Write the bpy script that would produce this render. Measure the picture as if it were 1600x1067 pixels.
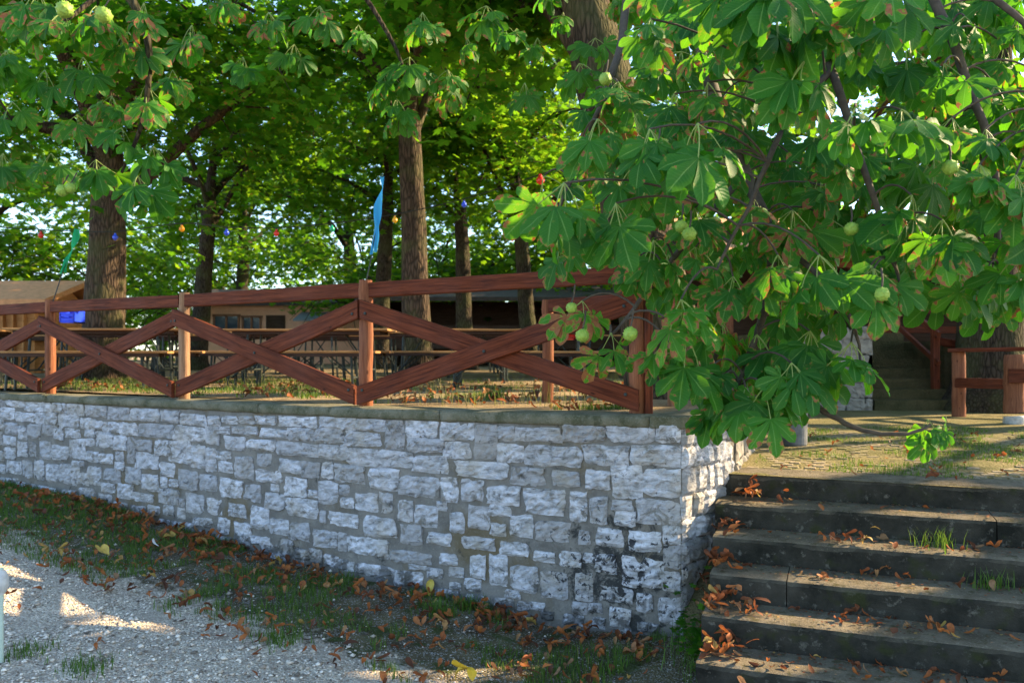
import bpy, bmesh, math, random
import numpy as np
from mathutils import Vector, Matrix, noise as mnoise

for _o in list(bpy.data.objects): bpy.data.objects.remove(_o)
SC = bpy.context.scene
COL = SC.collection
R = math.radians

# ------------------------------------------------------------------ camera
EYE = 1.85
FOC = 1280.0                       # focal length in photo pixels (1600 wide)
cd = bpy.data.cameras.new('camera'); cam = bpy.data.objects.new('camera', cd); COL.objects.link(cam)
cam.location = (0, 0, EYE); cam.rotation_euler = (R(90), 0, 0)
cd.sensor_width = 36; cd.lens = 36 * FOC / 1600; cd.shift_y = (563 - 533.5) / 1600
cd.clip_start = .05; cd.clip_end = 1000
cd.dof.use_dof = True; cd.dof.focus_distance = 4.6; cd.dof.aperture_fstop = 3.2
SC.camera = cam

# ------------------------------------------------------------------ light
SUN_AZ, SUN_EL = R(18), R(31)      # azimuth from +X towards +Y
S = np.array([math.cos(SUN_EL) * math.cos(SUN_AZ), math.cos(SUN_EL) * math.sin(SUN_AZ), math.sin(SUN_EL)])
world = bpy.data.worlds.new('World'); SC.world = world; world.use_nodes = True
wn = world.node_tree.nodes; wl = world.node_tree.links; wn.clear()
sky = wn.new('ShaderNodeTexSky'); sky.sky_type = 'NISHITA'; sky.sun_disc = False
sky.sun_elevation = SUN_EL; sky.sun_rotation = math.atan2(S[0], S[1]); sky.air_density = 1.0; sky.dust_density = .6; sky.ozone_density = 2.2
bg = wn.new('ShaderNodeBackground'); bg.inputs[1].default_value = .15
wo = wn.new('ShaderNodeOutputWorld'); wl.new(sky.outputs[0], bg.inputs[0]); wl.new(bg.outputs[0], wo.inputs[0])
sl = bpy.data.lights.new('sun', 'SUN'); sl.energy = 5.0; sl.angle = R(.5); sl.color = (1, .76, .46)
so = bpy.data.objects.new('sun', sl); COL.objects.link(so); so.location = (20, 10, 20)
so.rotation_euler = Vector(-S).to_track_quat('-Z', 'Y').to_euler()
SC.view_settings.view_transform = 'Standard'; SC.view_settings.look = 'None'
SC.view_settings.exposure = 1.92; SC.view_settings.gamma = 1.0
SC.render.engine = 'CYCLES'
SC.cycles.max_bounces = 7; SC.cycles.diffuse_bounces = 4; SC.cycles.transmission_bounces = 5; SC.cycles.glossy_bounces = 2
SC.cycles.transparent_max_bounces = 4; SC.cycles.caustics_reflective = False; SC.cycles.caustics_refractive = False
SC.cycles.use_denoising = True; SC.cycles.sample_clamp_indirect = 6

# ------------------------------------------------------------------ helpers
def at(u, v, d):
    """photo pixel and depth -> point in metres"""
    return np.array([(u - 800) / FOC * d, d, EYE + (563 - v) / FOC * d])

def nz(x, y=0., z=0.):
    return mnoise.noise((x, y, z))

def np_mesh(name, V, F, uv=None, rnd=None, smooth=False):
    V = np.ascontiguousarray(V, dtype=np.float32); F = np.ascontiguousarray(F, dtype=np.int32)
    me = bpy.data.meshes.new(name)
    n, k = F.shape
    me.vertices.add(len(V)); me.vertices.foreach_set('co', V.ravel())
    me.loops.add(n * k); me.loops.foreach_set('vertex_index', F.ravel())
    me.polygons.add(n); me.polygons.foreach_set('loop_start', np.arange(0, n * k, k, dtype=np.int32))
    if smooth: me.polygons.foreach_set('use_smooth', np.ones(n, dtype=bool))
    me.update(calc_edges=True)
    if uv is not None:
        l = me.uv_layers.new(name='UVMap'); l.data.foreach_set('uv', np.ascontiguousarray(np.asarray(uv, dtype=np.float32)[F.ravel()]).ravel())
    if rnd is not None:
        a = me.attributes.new('rnd', 'FLOAT', 'POINT'); a.data.foreach_set('value', np.ascontiguousarray(rnd, dtype=np.float32))
    return me

def py_mesh(name, V, F, smooth=False):
    me = bpy.data.meshes.new(name); me.from_pydata([tuple(map(float, v)) for v in V], [], [tuple(int(i) for i in f) for f in F])
    if smooth: me.polygons.foreach_set('use_smooth', np.ones(len(me.polygons), dtype=bool))
    me.update(); return me

def link(name, me, m=None, parent=None, loc=None):
    o = bpy.data.objects.new(name, me); COL.objects.link(o)
    if m is not None and me is not None and not me.materials: me.materials.append(m)
    if loc is not None: o.location = loc
    if parent is not None:
        o.parent = parent; o.matrix_parent_inverse = Matrix.Translation(parent.location).inverted()
    return o

def tag(o, label=None, cat=None, group=None, kind=None):
    if label: o['label'] = label
    if cat: o['category'] = cat
    if group: o['group'] = group
    if kind: o['kind'] = kind
    return o

def thing(name, label, cat, loc=(0, 0, 0), group=None):
    o = bpy.data.objects.new(name, None); COL.objects.link(o); o.location = loc; o.empty_display_size = .1
    return tag(o, label, cat, group)

def copy_tree(o, parent=None):
    c = o.copy(); COL.objects.link(c); c.parent = parent
    for ch in o.children: copy_tree(ch, c)
    return c

def tube(P, rad, sides=8, cap=True, jit=0., seed=0, frac=1.0):
    P = [np.array(p, float) for p in P]; n = len(P); V = []; F = []
    up = np.array([0, 0, 1.])
    for i in range(n):
        t = P[min(i + 1, n - 1)] - P[max(i - 1, 0)]; t /= (np.linalg.norm(t) + 1e-9)
        ref = np.array([1., 0, 0]) if abs(t @ up) > .8 else up
        a = np.cross(t, ref); a /= np.linalg.norm(a); b = np.cross(t, a)
        for k in range(sides):
            th = 2 * math.pi * k / sides; r = rad[i]
            if jit: r *= 1 + jit * (nz(math.cos(th) * 2.2 + seed, math.sin(th) * 2.2, i * .35 * frac) + .6 * nz(math.cos(th) * 6 + seed, math.sin(th) * 6, i * .6 * frac))
            V.append(P[i] + r * (a * math.cos(th) + b * math.sin(th)))
    for i in range(n - 1):
        for k in range(sides):
            k2 = (k + 1) % sides
            F.append((i * sides + k, i * sides + k2, (i + 1) * sides + k2, (i + 1) * sides + k))
    if cap:
        F.append(tuple(range(sides))); F.append(tuple((n - 1) * sides + k for k in reversed(range(sides))))
    return V, F

class MB:
    def __init__(s): s.V = []; s.F = []
    def add(s, V, F):
        o = len(s.V); s.V += list(V); s.F += [tuple(i + o for i in f) for f in F]; return s
    def tube(s, P, rad, sides=8, **k):
        if np.isscalar(rad): rad = [rad] * len(P)
        return s.add(*tube(P, rad, sides, **k))
    def box(s, c, sz, M=None):
        c = np.array(c, float); h = np.array(sz, float) / 2
        V = []
        for x, y, z in ((-1,-1,-1),(1,-1,-1),(1,1,-1),(-1,1,-1),(-1,-1,1),(1,-1,1),(1,1,1),(-1,1,1)):
            v = h * (x, y, z)
            if M is not None: v = M @ v
            V.append(c + v)
        return s.add(V, [(3,2,1,0),(4,5,6,7),(0,1,5,4),(1,2,6,5),(2,3,7,6),(3,0,4,7)])
    def mesh(s, name, smooth=False): return py_mesh(name, s.V, s.F, smooth)
    def obj(s, name, m, parent=None, smooth=False): return link(name, s.mesh(name, smooth), m, parent)

def board(name, a, b, width, thick, m, parent, up=(0, 0, 1), seed=0, bev=.006, plumb=False):
    """a sawn board from a to b (metres), slightly worn edges, its own local x along the grain"""
    a = Vector(a); b = Vector(b); L = (b - a).length; x = (b - a).normalized()
    y = Vector(up).cross(x).normalized(); z = x.cross(y)
    rnd = random.Random(seed); n = max(3, int(L / .12)); V = []; F = []
    hw, ht = width / 2, thick / 2
    prof = [(-ht, -hw + bev), (-ht + bev, -hw), (ht - bev, -hw), (ht, -hw + bev), (ht, hw - bev), (ht - bev, hw), (-ht + bev, hw), (-ht, hw - bev)]
    for i in range(n + 1):
        xx = L * i / n
        dy = .003 * nz(xx * 1.7 + seed * 3.1, 5.); dz = .004 * nz(xx * 1.3, seed * 2.3)
        for py, pz in prof: V.append((xx, py + dy + .0015 * nz(xx * 9, py * 40, seed), pz + dz + .0025 * nz(xx * 7, pz * 30, seed + 9)))
    if plumb:      # ends sawn upright so that neighbouring boards butt on the post
        tn = x.z / math.hypot(x.x, x.y); V = [(px + pz * tn, py, pz) for px, py, pz in V]
    for i in range(n):
        for k in range(8):
            k2 = (k + 1) % 8; F.append((i * 8 + k, (i + 1) * 8 + k, (i + 1) * 8 + k2, i * 8 + k2))
    F.append(tuple(range(8))); F.append(tuple(n * 8 + k for k in reversed(range(8))))
    o = bpy.data.objects.new(name, py_mesh(name, V, F)); COL.objects.link(o); o.data.materials.append(m)
    M = Matrix((x, y, z)).transposed().to_4x4(); M.translation = a
    if parent is not None:
        o.parent = parent; o.matrix_parent_inverse = Matrix.Translation(parent.location).inverted()
    o.matrix_basis = M
    return o

# ------------------------------------------------------------------ materials
class NT:
    def __init__(s, name):
        s.m = bpy.data.materials.new(name); s.m.use_nodes = True; s.t = s.m.node_tree; s.t.nodes.clear()
        s.out = s.n('ShaderNodeOutputMaterial')
    def n(s, ty, **k):
        x = s.t.nodes.new(ty)
        for a, b in k.items(): setattr(x, a, b)
        return x
    def set(s, sock, v):
        if isinstance(v, bpy.types.NodeSocket): s.t.links.new(v, sock)
        elif isinstance(v, (tuple, list)) and len(v) == 3 and sock.type == 'RGBA': sock.default_value = (*v, 1)
        else: sock.default_value = v
    def coord(s, kind='Object', scale=(1, 1, 1)):
        if kind == 'World': o = s.n('ShaderNodeNewGeometry').outputs['Position']
        else: o = s.n('ShaderNodeTexCoord').outputs[kind]
        mp = s.n('ShaderNodeMapping'); s.set(mp.inputs[0], o); mp.inputs['Scale'].default_value = scale
        return mp.outputs[0]
    def noise(s, vec, scale, detail=4, rough=.55, dist=0.):
        x = s.n('ShaderNodeTexNoise'); s.set(x.inputs['Vector'], vec); x.inputs['Scale'].default_value = scale
        x.inputs['Detail'].default_value = detail; x.inputs['Roughness'].default_value = rough; x.inputs['Distortion'].default_value = dist
        return x.outputs[0]
    def voro(s, vec, scale, feature='F1', out='Distance'):
        x = s.n('ShaderNodeTexVoronoi', feature=feature); s.set(x.inputs['Vector'], vec); x.inputs['Scale'].default_value = scale
        return x.outputs[out]
    def ramp(s, fac, stops, interp='LINEAR'):
        x = s.n('ShaderNodeValToRGB'); s.set(x.inputs[0], fac); r = x.color_ramp; r.interpolation = interp
        while len(r.elements) < len(stops): r.elements.new(.5)
        for e, (p, c) in zip(r.elements, stops):
            e.position = p; e.color = (*c, 1) if not np.isscalar(c) else (c, c, c, 1)
        return x.outputs[0]
    def math(s, op, a, b=0., c=None, clamp=False):
        x = s.n('ShaderNodeMath', operation=op, use_clamp=clamp); s.set(x.inputs[0], a); s.set(x.inputs[1], b)
        if c is not None: s.set(x.inputs[2], c)
        return x.outputs[0]
    def mix(s, fac, a, b, blend='MIX'):
        x = s.n('ShaderNodeMix', data_type='RGBA', blend_type=blend); s.set(x.inputs[0], fac); s.set(x.inputs[6], a); s.set(x.inputs[7], b)
        return x.outputs[2]
    def bump(s, h, strength=.5, dist=.01):
        x = s.n('ShaderNodeBump'); s.set(x.inputs['Height'], h); x.inputs['Strength'].default_value = strength; x.inputs['Distance'].default_value = dist
        return x.outputs[0]
    def bsdf(s, col, rough=.8, normal=None, spec=.3, metal=0.):
        x = s.n('ShaderNodeBsdfPrincipled'); s.set(x.inputs['Base Color'], col); s.set(x.inputs['Roughness'], rough)
        x.inputs['Specular IOR Level'].default_value = spec; x.inputs['Metallic'].default_value = metal
        if normal is not None: s.set(x.inputs['Normal'], normal)
        return x.outputs[0]
    def done(s, sh): s.t.links.new(sh, s.out.inputs[0]); return s.m
    def attr(s, name): return s.n('ShaderNodeAttribute', attribute_name=name).outputs['Fac']
    def objrnd(s): return s.n('ShaderNodeObjectInfo').outputs['Random']

def m_leaf(name, dark, lite, trans, brown=.5, hero=False):
    t = NT(name)
    r = t.attr('rnd')
    if hero: r = t.math('FRACT', t.math('ADD', r, t.objrnd()))
    pos = t.coord('World')
    col = t.mix(t.ramp(r, [(0, 0.), (.75, .55), (1, 1.)]), dark, lite)
    tcol = t.mix(r, trans, tuple(c * k for c, k in zip(trans, (1.8, 1.15, 1.0))))
    rough = .55; nrm = None
    uvn = t.n('ShaderNodeTexCoord').outputs['UV']; sp = t.n('ShaderNodeSeparateXYZ'); t.set(sp.inputs[0], uvn)
    au = t.math('ABSOLUTE', t.math('MULTIPLY_ADD', sp.outputs[0], 2., -1.))
    if hero:
        vein = t.math('SINE', t.math('MULTIPLY', t.math('SUBTRACT', sp.outputs[1], t.math('MULTIPLY', au, .16)), 88.))
        veinl = t.ramp(vein, [(.55, 0.), (1., 1.)])
        rib = t.ramp(au, [(.03, 1.), (.09, 0.)])
        vl = t.math('MAXIMUM', t.math('MULTIPLY', veinl, .22), rib)
        col = t.mix(t.math('MULTIPLY', vl, .7), col, (.20, .36, .08))
        nrm = t.bump(t.math('SUBTRACT', t.math('MULTIPLY', vein, .35), rib), .32, .003)
    # leaf-miner blotches: tan-brown patches with a yellow halo, more towards tips and margins
    n1 = t.noise(pos, 20, 3, .6, .3)
    edge = t.math('MULTIPLY', t.math('MULTIPLY', au, sp.outputs[1]), .17)
    amt = t.math('ADD', t.math('ADD', n1, edge), t.math('MULTIPLY', t.math('POWER', r, 5.), .20 * brown))
    big = t.noise(pos, 1.1, 2, .5)
    amt = t.math('ADD', amt, t.math('MULTIPLY', t.math('SUBTRACT', big, .5), .35))
    hal = t.ramp(amt, [(.675 - .02 * brown, 0.), (.765 - .02 * brown, .65)])
    bl = t.ramp(amt, [(.735 - .02 * brown, 0.), (.755 - .02 * brown, 1.)])
    col = t.mix(hal, col, (.30, .33, .04)); col = t.mix(bl, col, t.mix(t.noise(pos, 60, 2), (.20, .055, .018), (.42, .21, .085)))
    tcol = t.mix(hal, tcol, (.5, .42, .04)); tcol = t.mix(bl, tcol, (.30, .09, .02))
    b = t.bsdf(col, rough, nrm, .2 if hero else .15)
    tr = t.n('ShaderNodeBsdfTranslucent'); t.set(tr.inputs[0], tcol)
    mx = t.n('ShaderNodeMixShader'); mx.inputs[0].default_value = .42 if hero else .5
    t.t.links.new(b, mx.inputs[1]); t.t.links.new(tr.outputs[0], mx.inputs[2])
    return t.done(mx.outputs[0])

def m_bark(name, a, b, moss=.3, scale=1.):
    t = NT(name); c = t.coord('World', (1, 1, .22)); p = t.coord('World')
    n = t.noise(c, 22 * scale, 6, .65, .4); v = t.voro(c, 26 * scale, 'DISTANCE_TO_EDGE')
    h = t.math('ADD', t.math('MULTIPLY', t.ramp(v, [(0, 0.), (.25, 1.)]), .7), t.math('MULTIPLY', n, .8))
    col = t.mix(t.ramp(h, [(.35, 0.), (1.1, 1.)]), a, b)
    col = t.mix(t.math('MULTIPLY', t.ramp(t.noise(p, 2.3, 4), [(.45, 0.), (.62, 1.)]), moss), col, (.075, .085, .03))
    return t.done(t.bsdf(col, .95, t.bump(h, .9, .02), .1))

def m_wood(name, a, b, grey=.25, scale=1., rough=.5):
    t = NT(name); c = t.coord('Object', (1.1 * scale, 22 * scale, 22 * scale)); o = t.coord('Object')
    rr = t.objrnd()
    vec = t.n('ShaderNodeVectorMath', operation='ADD'); t.set(vec.inputs[0], c); t.set(vec.inputs[1], t.math('MULTIPLY', rr, 37.))
    g = t.noise(vec.outputs[0], 2.2, 6, .65, .9)
    big = t.noise(o, 2.2, 3)
    col = t.mix(t.ramp(g, [(.36, 0.), (.64, 1.)]), a, b)
    col = t.mix(t.math('MULTIPLY', t.ramp(big, [(.42, 0.), (.7, 1.)]), grey), col, (.16, .12, .12))
    kn = t.voro(t.coord('Object', (3.2, 8, 8)), 1.3)
    col = t.mix(t.ramp(kn, [(.05, .85), (.11, 0.)]), col, tuple(x * .25 for x in a))
    col = t.mix(t.math('MULTIPLY', rr, .25), col, tuple(x * .6 for x in b))
    return t.done(t.bsdf(col, t.ramp(g, [(.3, rough + .3), (.8, rough + .15)]), t.bump(g, .55, .008), .15))

def m_plain(name, col, rough=.6, var=.25, scale=8, metal=0., bump=.2):
    t = NT(name); p = t.coord('Object'); n = t.noise(p, scale, 5, .6)
    c = t.mix(t.ramp(n, [(.3, 0.), (.7, 1.)]), tuple(x * (1 - var) for x in col), tuple(min(1, x * (1 + var * .6)) for x in col))
    return t.done(t.bsdf(c, rough, t.bump(n, bump, .01), .3, metal))

M = {}
M['leaf'] = m_leaf('chestnut_leaf_green', (.007, .068, .009), (.034, .168, .013), (.11, .42, .012), .62, hero=True)
M['leaf_mid'] = m_leaf('crown_leaf_green', (.007, .050, .004), (.034, .135, .006), (.115, .38, .010), .4)
M['leaf_far'] = m_leaf('far_crown_leaf_green', (.008, .052, .005), (.044, .145, .008), (.15, .40, .012), .35)
M['bark'] = m_bark('rough_bark', (.016, .012, .009), (.062, .048, .034), .4)
M['bark_lit'] = m_bark('sunlit_chestnut_bark', (.022, .017, .012), (.088, .062, .042), .45, .8)  # paler copy of the bark, sunlit tone put into the colour
M['twig'] = m_plain('twig_bark', (.07, .055, .038), .85, .35, 30)
M['petiole'] = m_plain('petiole_green', (.20, .27, .06), .5, .2, 20)

def m_stone():
    t = NT('limestone_block'); p = t.coord('World'); rr = t.objrnd(); lay = t.coord('World', (1, 1, 2.6))
    n = t.noise(lay, 8, 7, .68, .5); f = t.noise(p, 46, 5, .72); crack = t.noise(lay, 13, 6, .7, 1.2)
    base = t.mix(t.ramp(rr, [(0, 0.), (.25, .5), (1, 1.)]), (.40, .40, .42), (.72, .725, .775))  # bluish tint stands in for skylight; the limestone itself is white
    col = t.mix(t.ramp(n, [(.36, 0.), (.60, 1.)]), (.25, .245, .235), base)
    col = t.mix(t.math('MULTIPLY', t.ramp(t.noise(p, 3.4, 4, .6), [(.50, 0.), (.66, 1.)]), .55), col, (.40, .35, .27))
    col = t.mix(t.ramp(t.math('FRACT', t.math('MULTIPLY', rr, 7.3)), [(.80, 0.), (.95, .55)]), col, (.27, .26, .25))
    col = t.mix(t.ramp(t.noise(p, 7.5, 6, .7, .6), [(.57, 0.), (.64, .85)]), col, t.mix(f, (.13, .12, .10), (.26, .24, .20)))   # mortar smeared over the faces
    col = t.mix(t.ramp(crack, [(.30, .9), (.37, 0.)]), col, (.10, .098, .09))
    col = t.mix(t.ramp(f, [(.60, 0.), (.70, .7)]), col, (.13, .125, .11))
    sx = t.n('ShaderNodeSeparateXYZ'); t.set(sx.inputs[0], p)
    dx = t.math('MULTIPLY', t.math('SUBTRACT', sx.outputs[0], .72), 1.15); dz = t.math('MULTIPLY', t.math('SUBTRACT', sx.outputs[2], .30), 1.35)
    d = t.math('SQRT', t.math('ADD', t.math('POWER', dx, 2.), t.math('POWER', dz, 2.)))
    # black algae crust: heavy near the damp corner foot, specks elsewhere
    a = t.math('ADD', t.math('MULTIPLY', t.ramp(d, [(.1, 1.), (.95, 0.)]), .165), t.noise(p, 17, 6, .72, .5))
    col = t.mix(t.ramp(a, [(.665, 0.), (.70, .93)]), col, (.022, .024, .027))
    low = t.math('SUBTRACT', sx.outputs[2], t.math('MULTIPLY', sx.outputs[0], -.055))
    a2 = t.math('ADD', t.math('MULTIPLY', t.ramp(low, [(-.1, 1.), (.28, 0.)]), .17), t.noise(p, 8, 5, .7))
    col = t.mix(t.ramp(a2, [(.60, 0.), (.70, .8)]), col, (.07, .068, .06))
    h = t.math('ADD', t.math('ADD', n, t.math('MULTIPLY', f, .5)), t.ramp(crack, [(.28, 0.), (.40, .6)]))
    return t.done(t.bsdf(col, .92, t.bump(h, 1., .025), .12))
M['stone'] = m_stone()
def m_mortar():
    t = NT('old_mortar'); p = t.coord('World'); n = t.noise(p, 6, 6, .65); f = t.noise(p, 55, 4, .7); g = t.noise(p, 1.6, 4, .6)
    col = t.mix(t.ramp(n, [(.3, 0.), (.7, 1.)]), (.115, .108, .096), (.24, .226, .20))
    col = t.mix(t.ramp(g, [(.52, 0.), (.66, .7)]), col, (.135, .10, .045))
    sx = t.n('ShaderNodeSeparateXYZ'); t.set(sx.inputs[0], p)
    dx = t.math('MULTIPLY', t.math('SUBTRACT', sx.outputs[0], .78), 1.5); dz = t.math('MULTIPLY', t.math('SUBTRACT', sx.outputs[2], .30), 1.2)
    d = t.math('SQRT', t.math('ADD', t.math('POWER', dx, 2.), t.math('POWER', dz, 2.)))
    a = t.math('ADD', t.math('MULTIPLY', t.ramp(d, [(.1, 1.), (.9, 0.)]), .22), t.noise(p, 8, 5, .7, .5))
    col = t.mix(t.ramp(a, [(.60, 0.), (.70, .9)]), col, (.028, .03, .03))
    col = t.mix(t.math('MULTIPLY', t.ramp(f, [(.55, 0.), (.75, 1.)]), .5), col, (.36, .34, .30))
    return t.done(t.bsdf(col, .95, t.bump(t.math('ADD', n, f), .7, .015), .1))
M['mortar'] = m_mortar()
def m_cap():
    t = NT('mossy_coping'); p = t.coord('World'); n = t.noise(p, 5, 6, .65); f = t.noise(p, 60, 4, .7)
    col = t.mix(t.ramp(n, [(.35, 0.), (.65, 1.)]), (.085, .088, .05), (.20, .185, .13))
    col = t.mix(t.ramp(f, [(.52, 0.), (.72, .6)]), col, (.28, .26, .21))
    col = t.mix(t.ramp(t.noise(p, 12, 5, .7), [(.55, 0.), (.65, .7)]), col, (.055, .06, .03))
    return t.done(t.bsdf(col, .95, t.bump(t.math('ADD', n, f), .7, .015), .1))
M['cap'] = m_cap()
def m_concrete():
    t = NT('weathered_step'); p = t.coord('World'); n = t.noise(p, 4, 6, .65); f = t.noise(p, 70, 4, .7); s2 = t.noise(p, 15, 5, .7)
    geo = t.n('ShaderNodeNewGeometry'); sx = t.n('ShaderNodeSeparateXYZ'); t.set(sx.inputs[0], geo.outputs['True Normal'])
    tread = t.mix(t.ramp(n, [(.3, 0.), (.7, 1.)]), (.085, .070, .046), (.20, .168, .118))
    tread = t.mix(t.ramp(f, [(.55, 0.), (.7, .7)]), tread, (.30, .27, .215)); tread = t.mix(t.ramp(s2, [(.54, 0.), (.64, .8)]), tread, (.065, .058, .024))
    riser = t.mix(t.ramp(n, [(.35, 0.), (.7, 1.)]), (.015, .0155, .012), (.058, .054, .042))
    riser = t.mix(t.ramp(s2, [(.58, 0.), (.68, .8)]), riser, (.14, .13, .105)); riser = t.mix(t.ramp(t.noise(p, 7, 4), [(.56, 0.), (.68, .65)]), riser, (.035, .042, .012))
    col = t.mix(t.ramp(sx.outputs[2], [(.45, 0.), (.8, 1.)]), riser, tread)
    return t.done(t.bsdf(col, .95, t.bump(t.math('ADD', n, f), .7, .015), .1))
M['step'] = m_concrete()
M['stone_far'] = m_plain('grey_tan_block', (.27, .245, .205), .95, .45, 9, 0, .6)
def m_soil(name, a, b, c, chips=.5):
    t = NT(name); p = t.coord('World'); n = t.noise(p, 2.2, 6, .7); f = t.noise(p, 38, 5, .75); v = t.voro(p, 48)
    col = t.mix(t.ramp(n, [(.35, 0.), (.65, 1.)]), a, b); col = t.mix(t.ramp(f, [(.5, 0.), (.68, chips)]), col, c)
    return t.done(t.bsdf(col, .97, t.bump(t.math('ADD', f, v), .8, .02), .08))
M['terrace'] = m_soil('terrace_soil', (.17, .125, .07), (.30, .225, .13), (.40, .32, .20), .7)
M['landing'] = m_soil('mossy_paving_joint', (.10, .10, .035), (.22, .18, .085), (.27, .23, .14), .6)
def m_sett():
    t = NT('worn_sett'); q = t.coord('World'); n = t.noise(q, 1.7, 5, .65); f = t.noise(q, 26, 5, .7)
    col = t.mix(t.ramp(f, [(.35, 0.), (.65, 1.)]), (.17, .135, .08), (.33, .27, .18)); col = t.mix(t.ramp(n, [(.46, 0.), (.58, .85)]), col, (.10, .105, .03))
    return t.done(t.bsdf(col, .95, t.bump(f, .6, .01), .1))
M['sett'] = m_sett()
M['bank'] = m_soil('dark_bank', (.05, .05, .022), (.11, .09, .045), (.16, .13, .07), .5)  # dark olive-brown soil mix
def m_ground():
    t = NT('gravel_and_verge'); p = t.coord('World'); a = t.attr('verge')
    n = t.noise(p, 3.0, 5, .7); v = t.n('ShaderNodeTexVoronoi'); t.set(v.inputs['Vector'], p); v.inputs['Scale'].default_value = 62
    cell = t.n('ShaderNodeSeparateColor'); t.set(cell.inputs[0], v.outputs['Color'])
    v2 = t.n('ShaderNodeTexVoronoi'); t.set(v2.inputs['Vector'], p); v2.inputs['Scale'].default_value = 120
    cell2 = t.n('ShaderNodeSeparateColor'); t.set(cell2.inputs[0], v2.outputs['Color'])
    gr = t.mix(t.ramp(cell.outputs[0], [(.05, 0.), (.95, 1.)]), (.34, .275, .20), (.80, .68, .52))
    gr = t.mix(t.ramp(cell2.outputs[1], [(.66, 0.), (.92, .7)]), gr, (.17, .15, .13))
    gr = t.mix(t.ramp(n, [(.42, .55), (.6, 0.)]), gr, (.34, .28, .215))
    so_ = t.mix(t.ramp(n, [(.4, 0.), (.6, 1.)]), (.075, .060, .034), (.14, .115, .06))
    so_ = t.mix(t.ramp(cell2.outputs[0], [(.8, 0.), (.9, .8)]), so_, (.36, .34, .31))
    so_ = t.mix(t.ramp(t.noise(p, 5, 4), [(.54, 0.), (.64, .8)]), so_, (.045, .065, .014))
    k = t.ramp(t.math('ADD', a, t.math('MULTIPLY', t.math('SUBTRACT', t.noise(p, 4.5, 5, .7), .5), 1.5)), [(.40, 0.), (.62, 1.)])
    col = t.mix(k, gr, so_)
    return t.done(t.bsdf(col, .95, t.bump(t.math('ADD', t.math('MULTIPLY', v.outputs['Distance'], -1.), n), .9, .015), .12))
M['ground'] = m_ground()
def m_pebble():
    t = NT('pale_chippings'); r = t.attr('rnd'); col = t.ramp(r, [(0, (.12, .10, .08)), (.22, (.34, .275, .21)), (.6, (.62, .53, .42)), (1, (.84, .75, .63))])
    return t.done(t.bsdf(col, .9, None, .15))
M['pebble'] = m_pebble()
def m_grass(name, a, b, c):
    t = NT(name); r = t.attr('rnd'); col = t.ramp(r, [(0, a), (.7, b), (.93, b), (1, c)])
    bs = t.bsdf(col, .6, None, .25); tr = t.n('ShaderNodeBsdfTranslucent'); t.set(tr.inputs[0], t.mix(.5, col, (.2, .3, .03)))
    mx = t.n('ShaderNodeMixShader'); mx.inputs[0].default_value = .35; t.t.links.new(bs, mx.inputs[1]); t.t.links.new(tr.outputs[0], mx.inputs[2])
    return t.done(mx.outputs[0])
M['grass'] = m_grass('grass_blade', (.03, .08, .010), (.10, .185, .022), (.36, .29, .10))
M['dry_grass'] = m_grass('dry_grass_blade', (.10, .13, .03), (.26, .22, .07), (.45, .34, .14))
def m_litter():
    t = NT('fallen_leaf_brown'); r = t.math('FRACT', t.math('ADD', t.attr('rnd'), t.objrnd())); p = t.coord('World')
    col = t.ramp(r, [(0, (.07, .028, .014)), (.22, (.17, .055, .02)), (.45, (.32, .09, .024)), (.74, (.44, .145, .036)), (.86, (.30, .17, .085)), (.95, (.44, .22, .08)), (1, (.50, .34, .08))])
    col = t.mix(t.ramp(t.noise(p, 45, 3), [(.5, 0.), (.7, .5)]), col, (.08, .03, .015))
    bs = t.bsdf(col, .65, None, .3); tr = t.n('ShaderNodeBsdfTranslucent'); t.set(tr.inputs[0], col)
    mx = t.n('ShaderNodeMixShader'); mx.inputs[0].default_value = .3; t.t.links.new(bs, mx.inputs[1]); t.t.links.new(tr.outputs[0], mx.inputs[2])
    return t.done(mx.outputs[0])
M['litter'] = m_litter()
M['fence'] = m_wood('red_brown_stained_wood', (.050, .011, .0045), (.175, .041, .014), .10)
M['post'] = m_wood('peeled_log_post', (.14, .045, .020), (.30, .115, .052), .15)
M['post_pale'] = m_wood('sunlit_log_post', (.22, .11, .055), (.40, .235, .13), .15)  # paler copy of the post wood, standing in for sunlight on it
M['table'] = m_wood('beer_table_wood', (.26, .12, .04), (.44, .24, .09), .1, 1., .35)
M['dark_wood'] = m_wood('dark_timber', (.030, .018, .012), (.075, .042, .026), .1)
M['shed_wood'] = m_wood('shed_boarding', (.34, .15, .045), (.56, .27, .10), .1)
M['metal_dark'] = m_plain('dark_green_steel', (.035, .045, .04), .5, .3, 20, .4)

# ------------------------------------------------------------------ the lie of the land
WPTS = np.array([(1.18, 5.72), (0.0, 6.24), (-1.33, 6.86), (-3.43, 8.20), (-5.50, 9.45), (-7.60, 10.75), (-9.8, 12.1), (-13.5, 14.4)])
def catmull(W, k=40):
    P = []; n = len(W)
    for i in range(n - 1):
        p0, p1, p2, p3 = W[max(i - 1, 0)], W[i], W[i + 1], W[min(i + 2, n - 1)]
        for j in range(k):
            t = j / k; P.append(.5 * (2 * p1 + (p2 - p0) * t + (2 * p0 - 5 * p1 + 4 * p2 - p3) * t * t + (3 * p1 - p0 - 3 * p2 + p3) * t ** 3))
    P.append(W[-1]); return np.array(P)
WP = catmull(WPTS); WL = np.r_[0, np.cumsum(np.linalg.norm(np.diff(WP, axis=0), axis=1))]
CORNER = WP[0]; TURN = np.array([1.70, 6.28])
SIDE_T = (TURN - CORNER) / np.linalg.norm(TURN - CORNER); SIDE_N = np.array([SIDE_T[1], -SIDE_T[0]]); SIDE_L = np.linalg.norm(TURN - CORNER)
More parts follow.
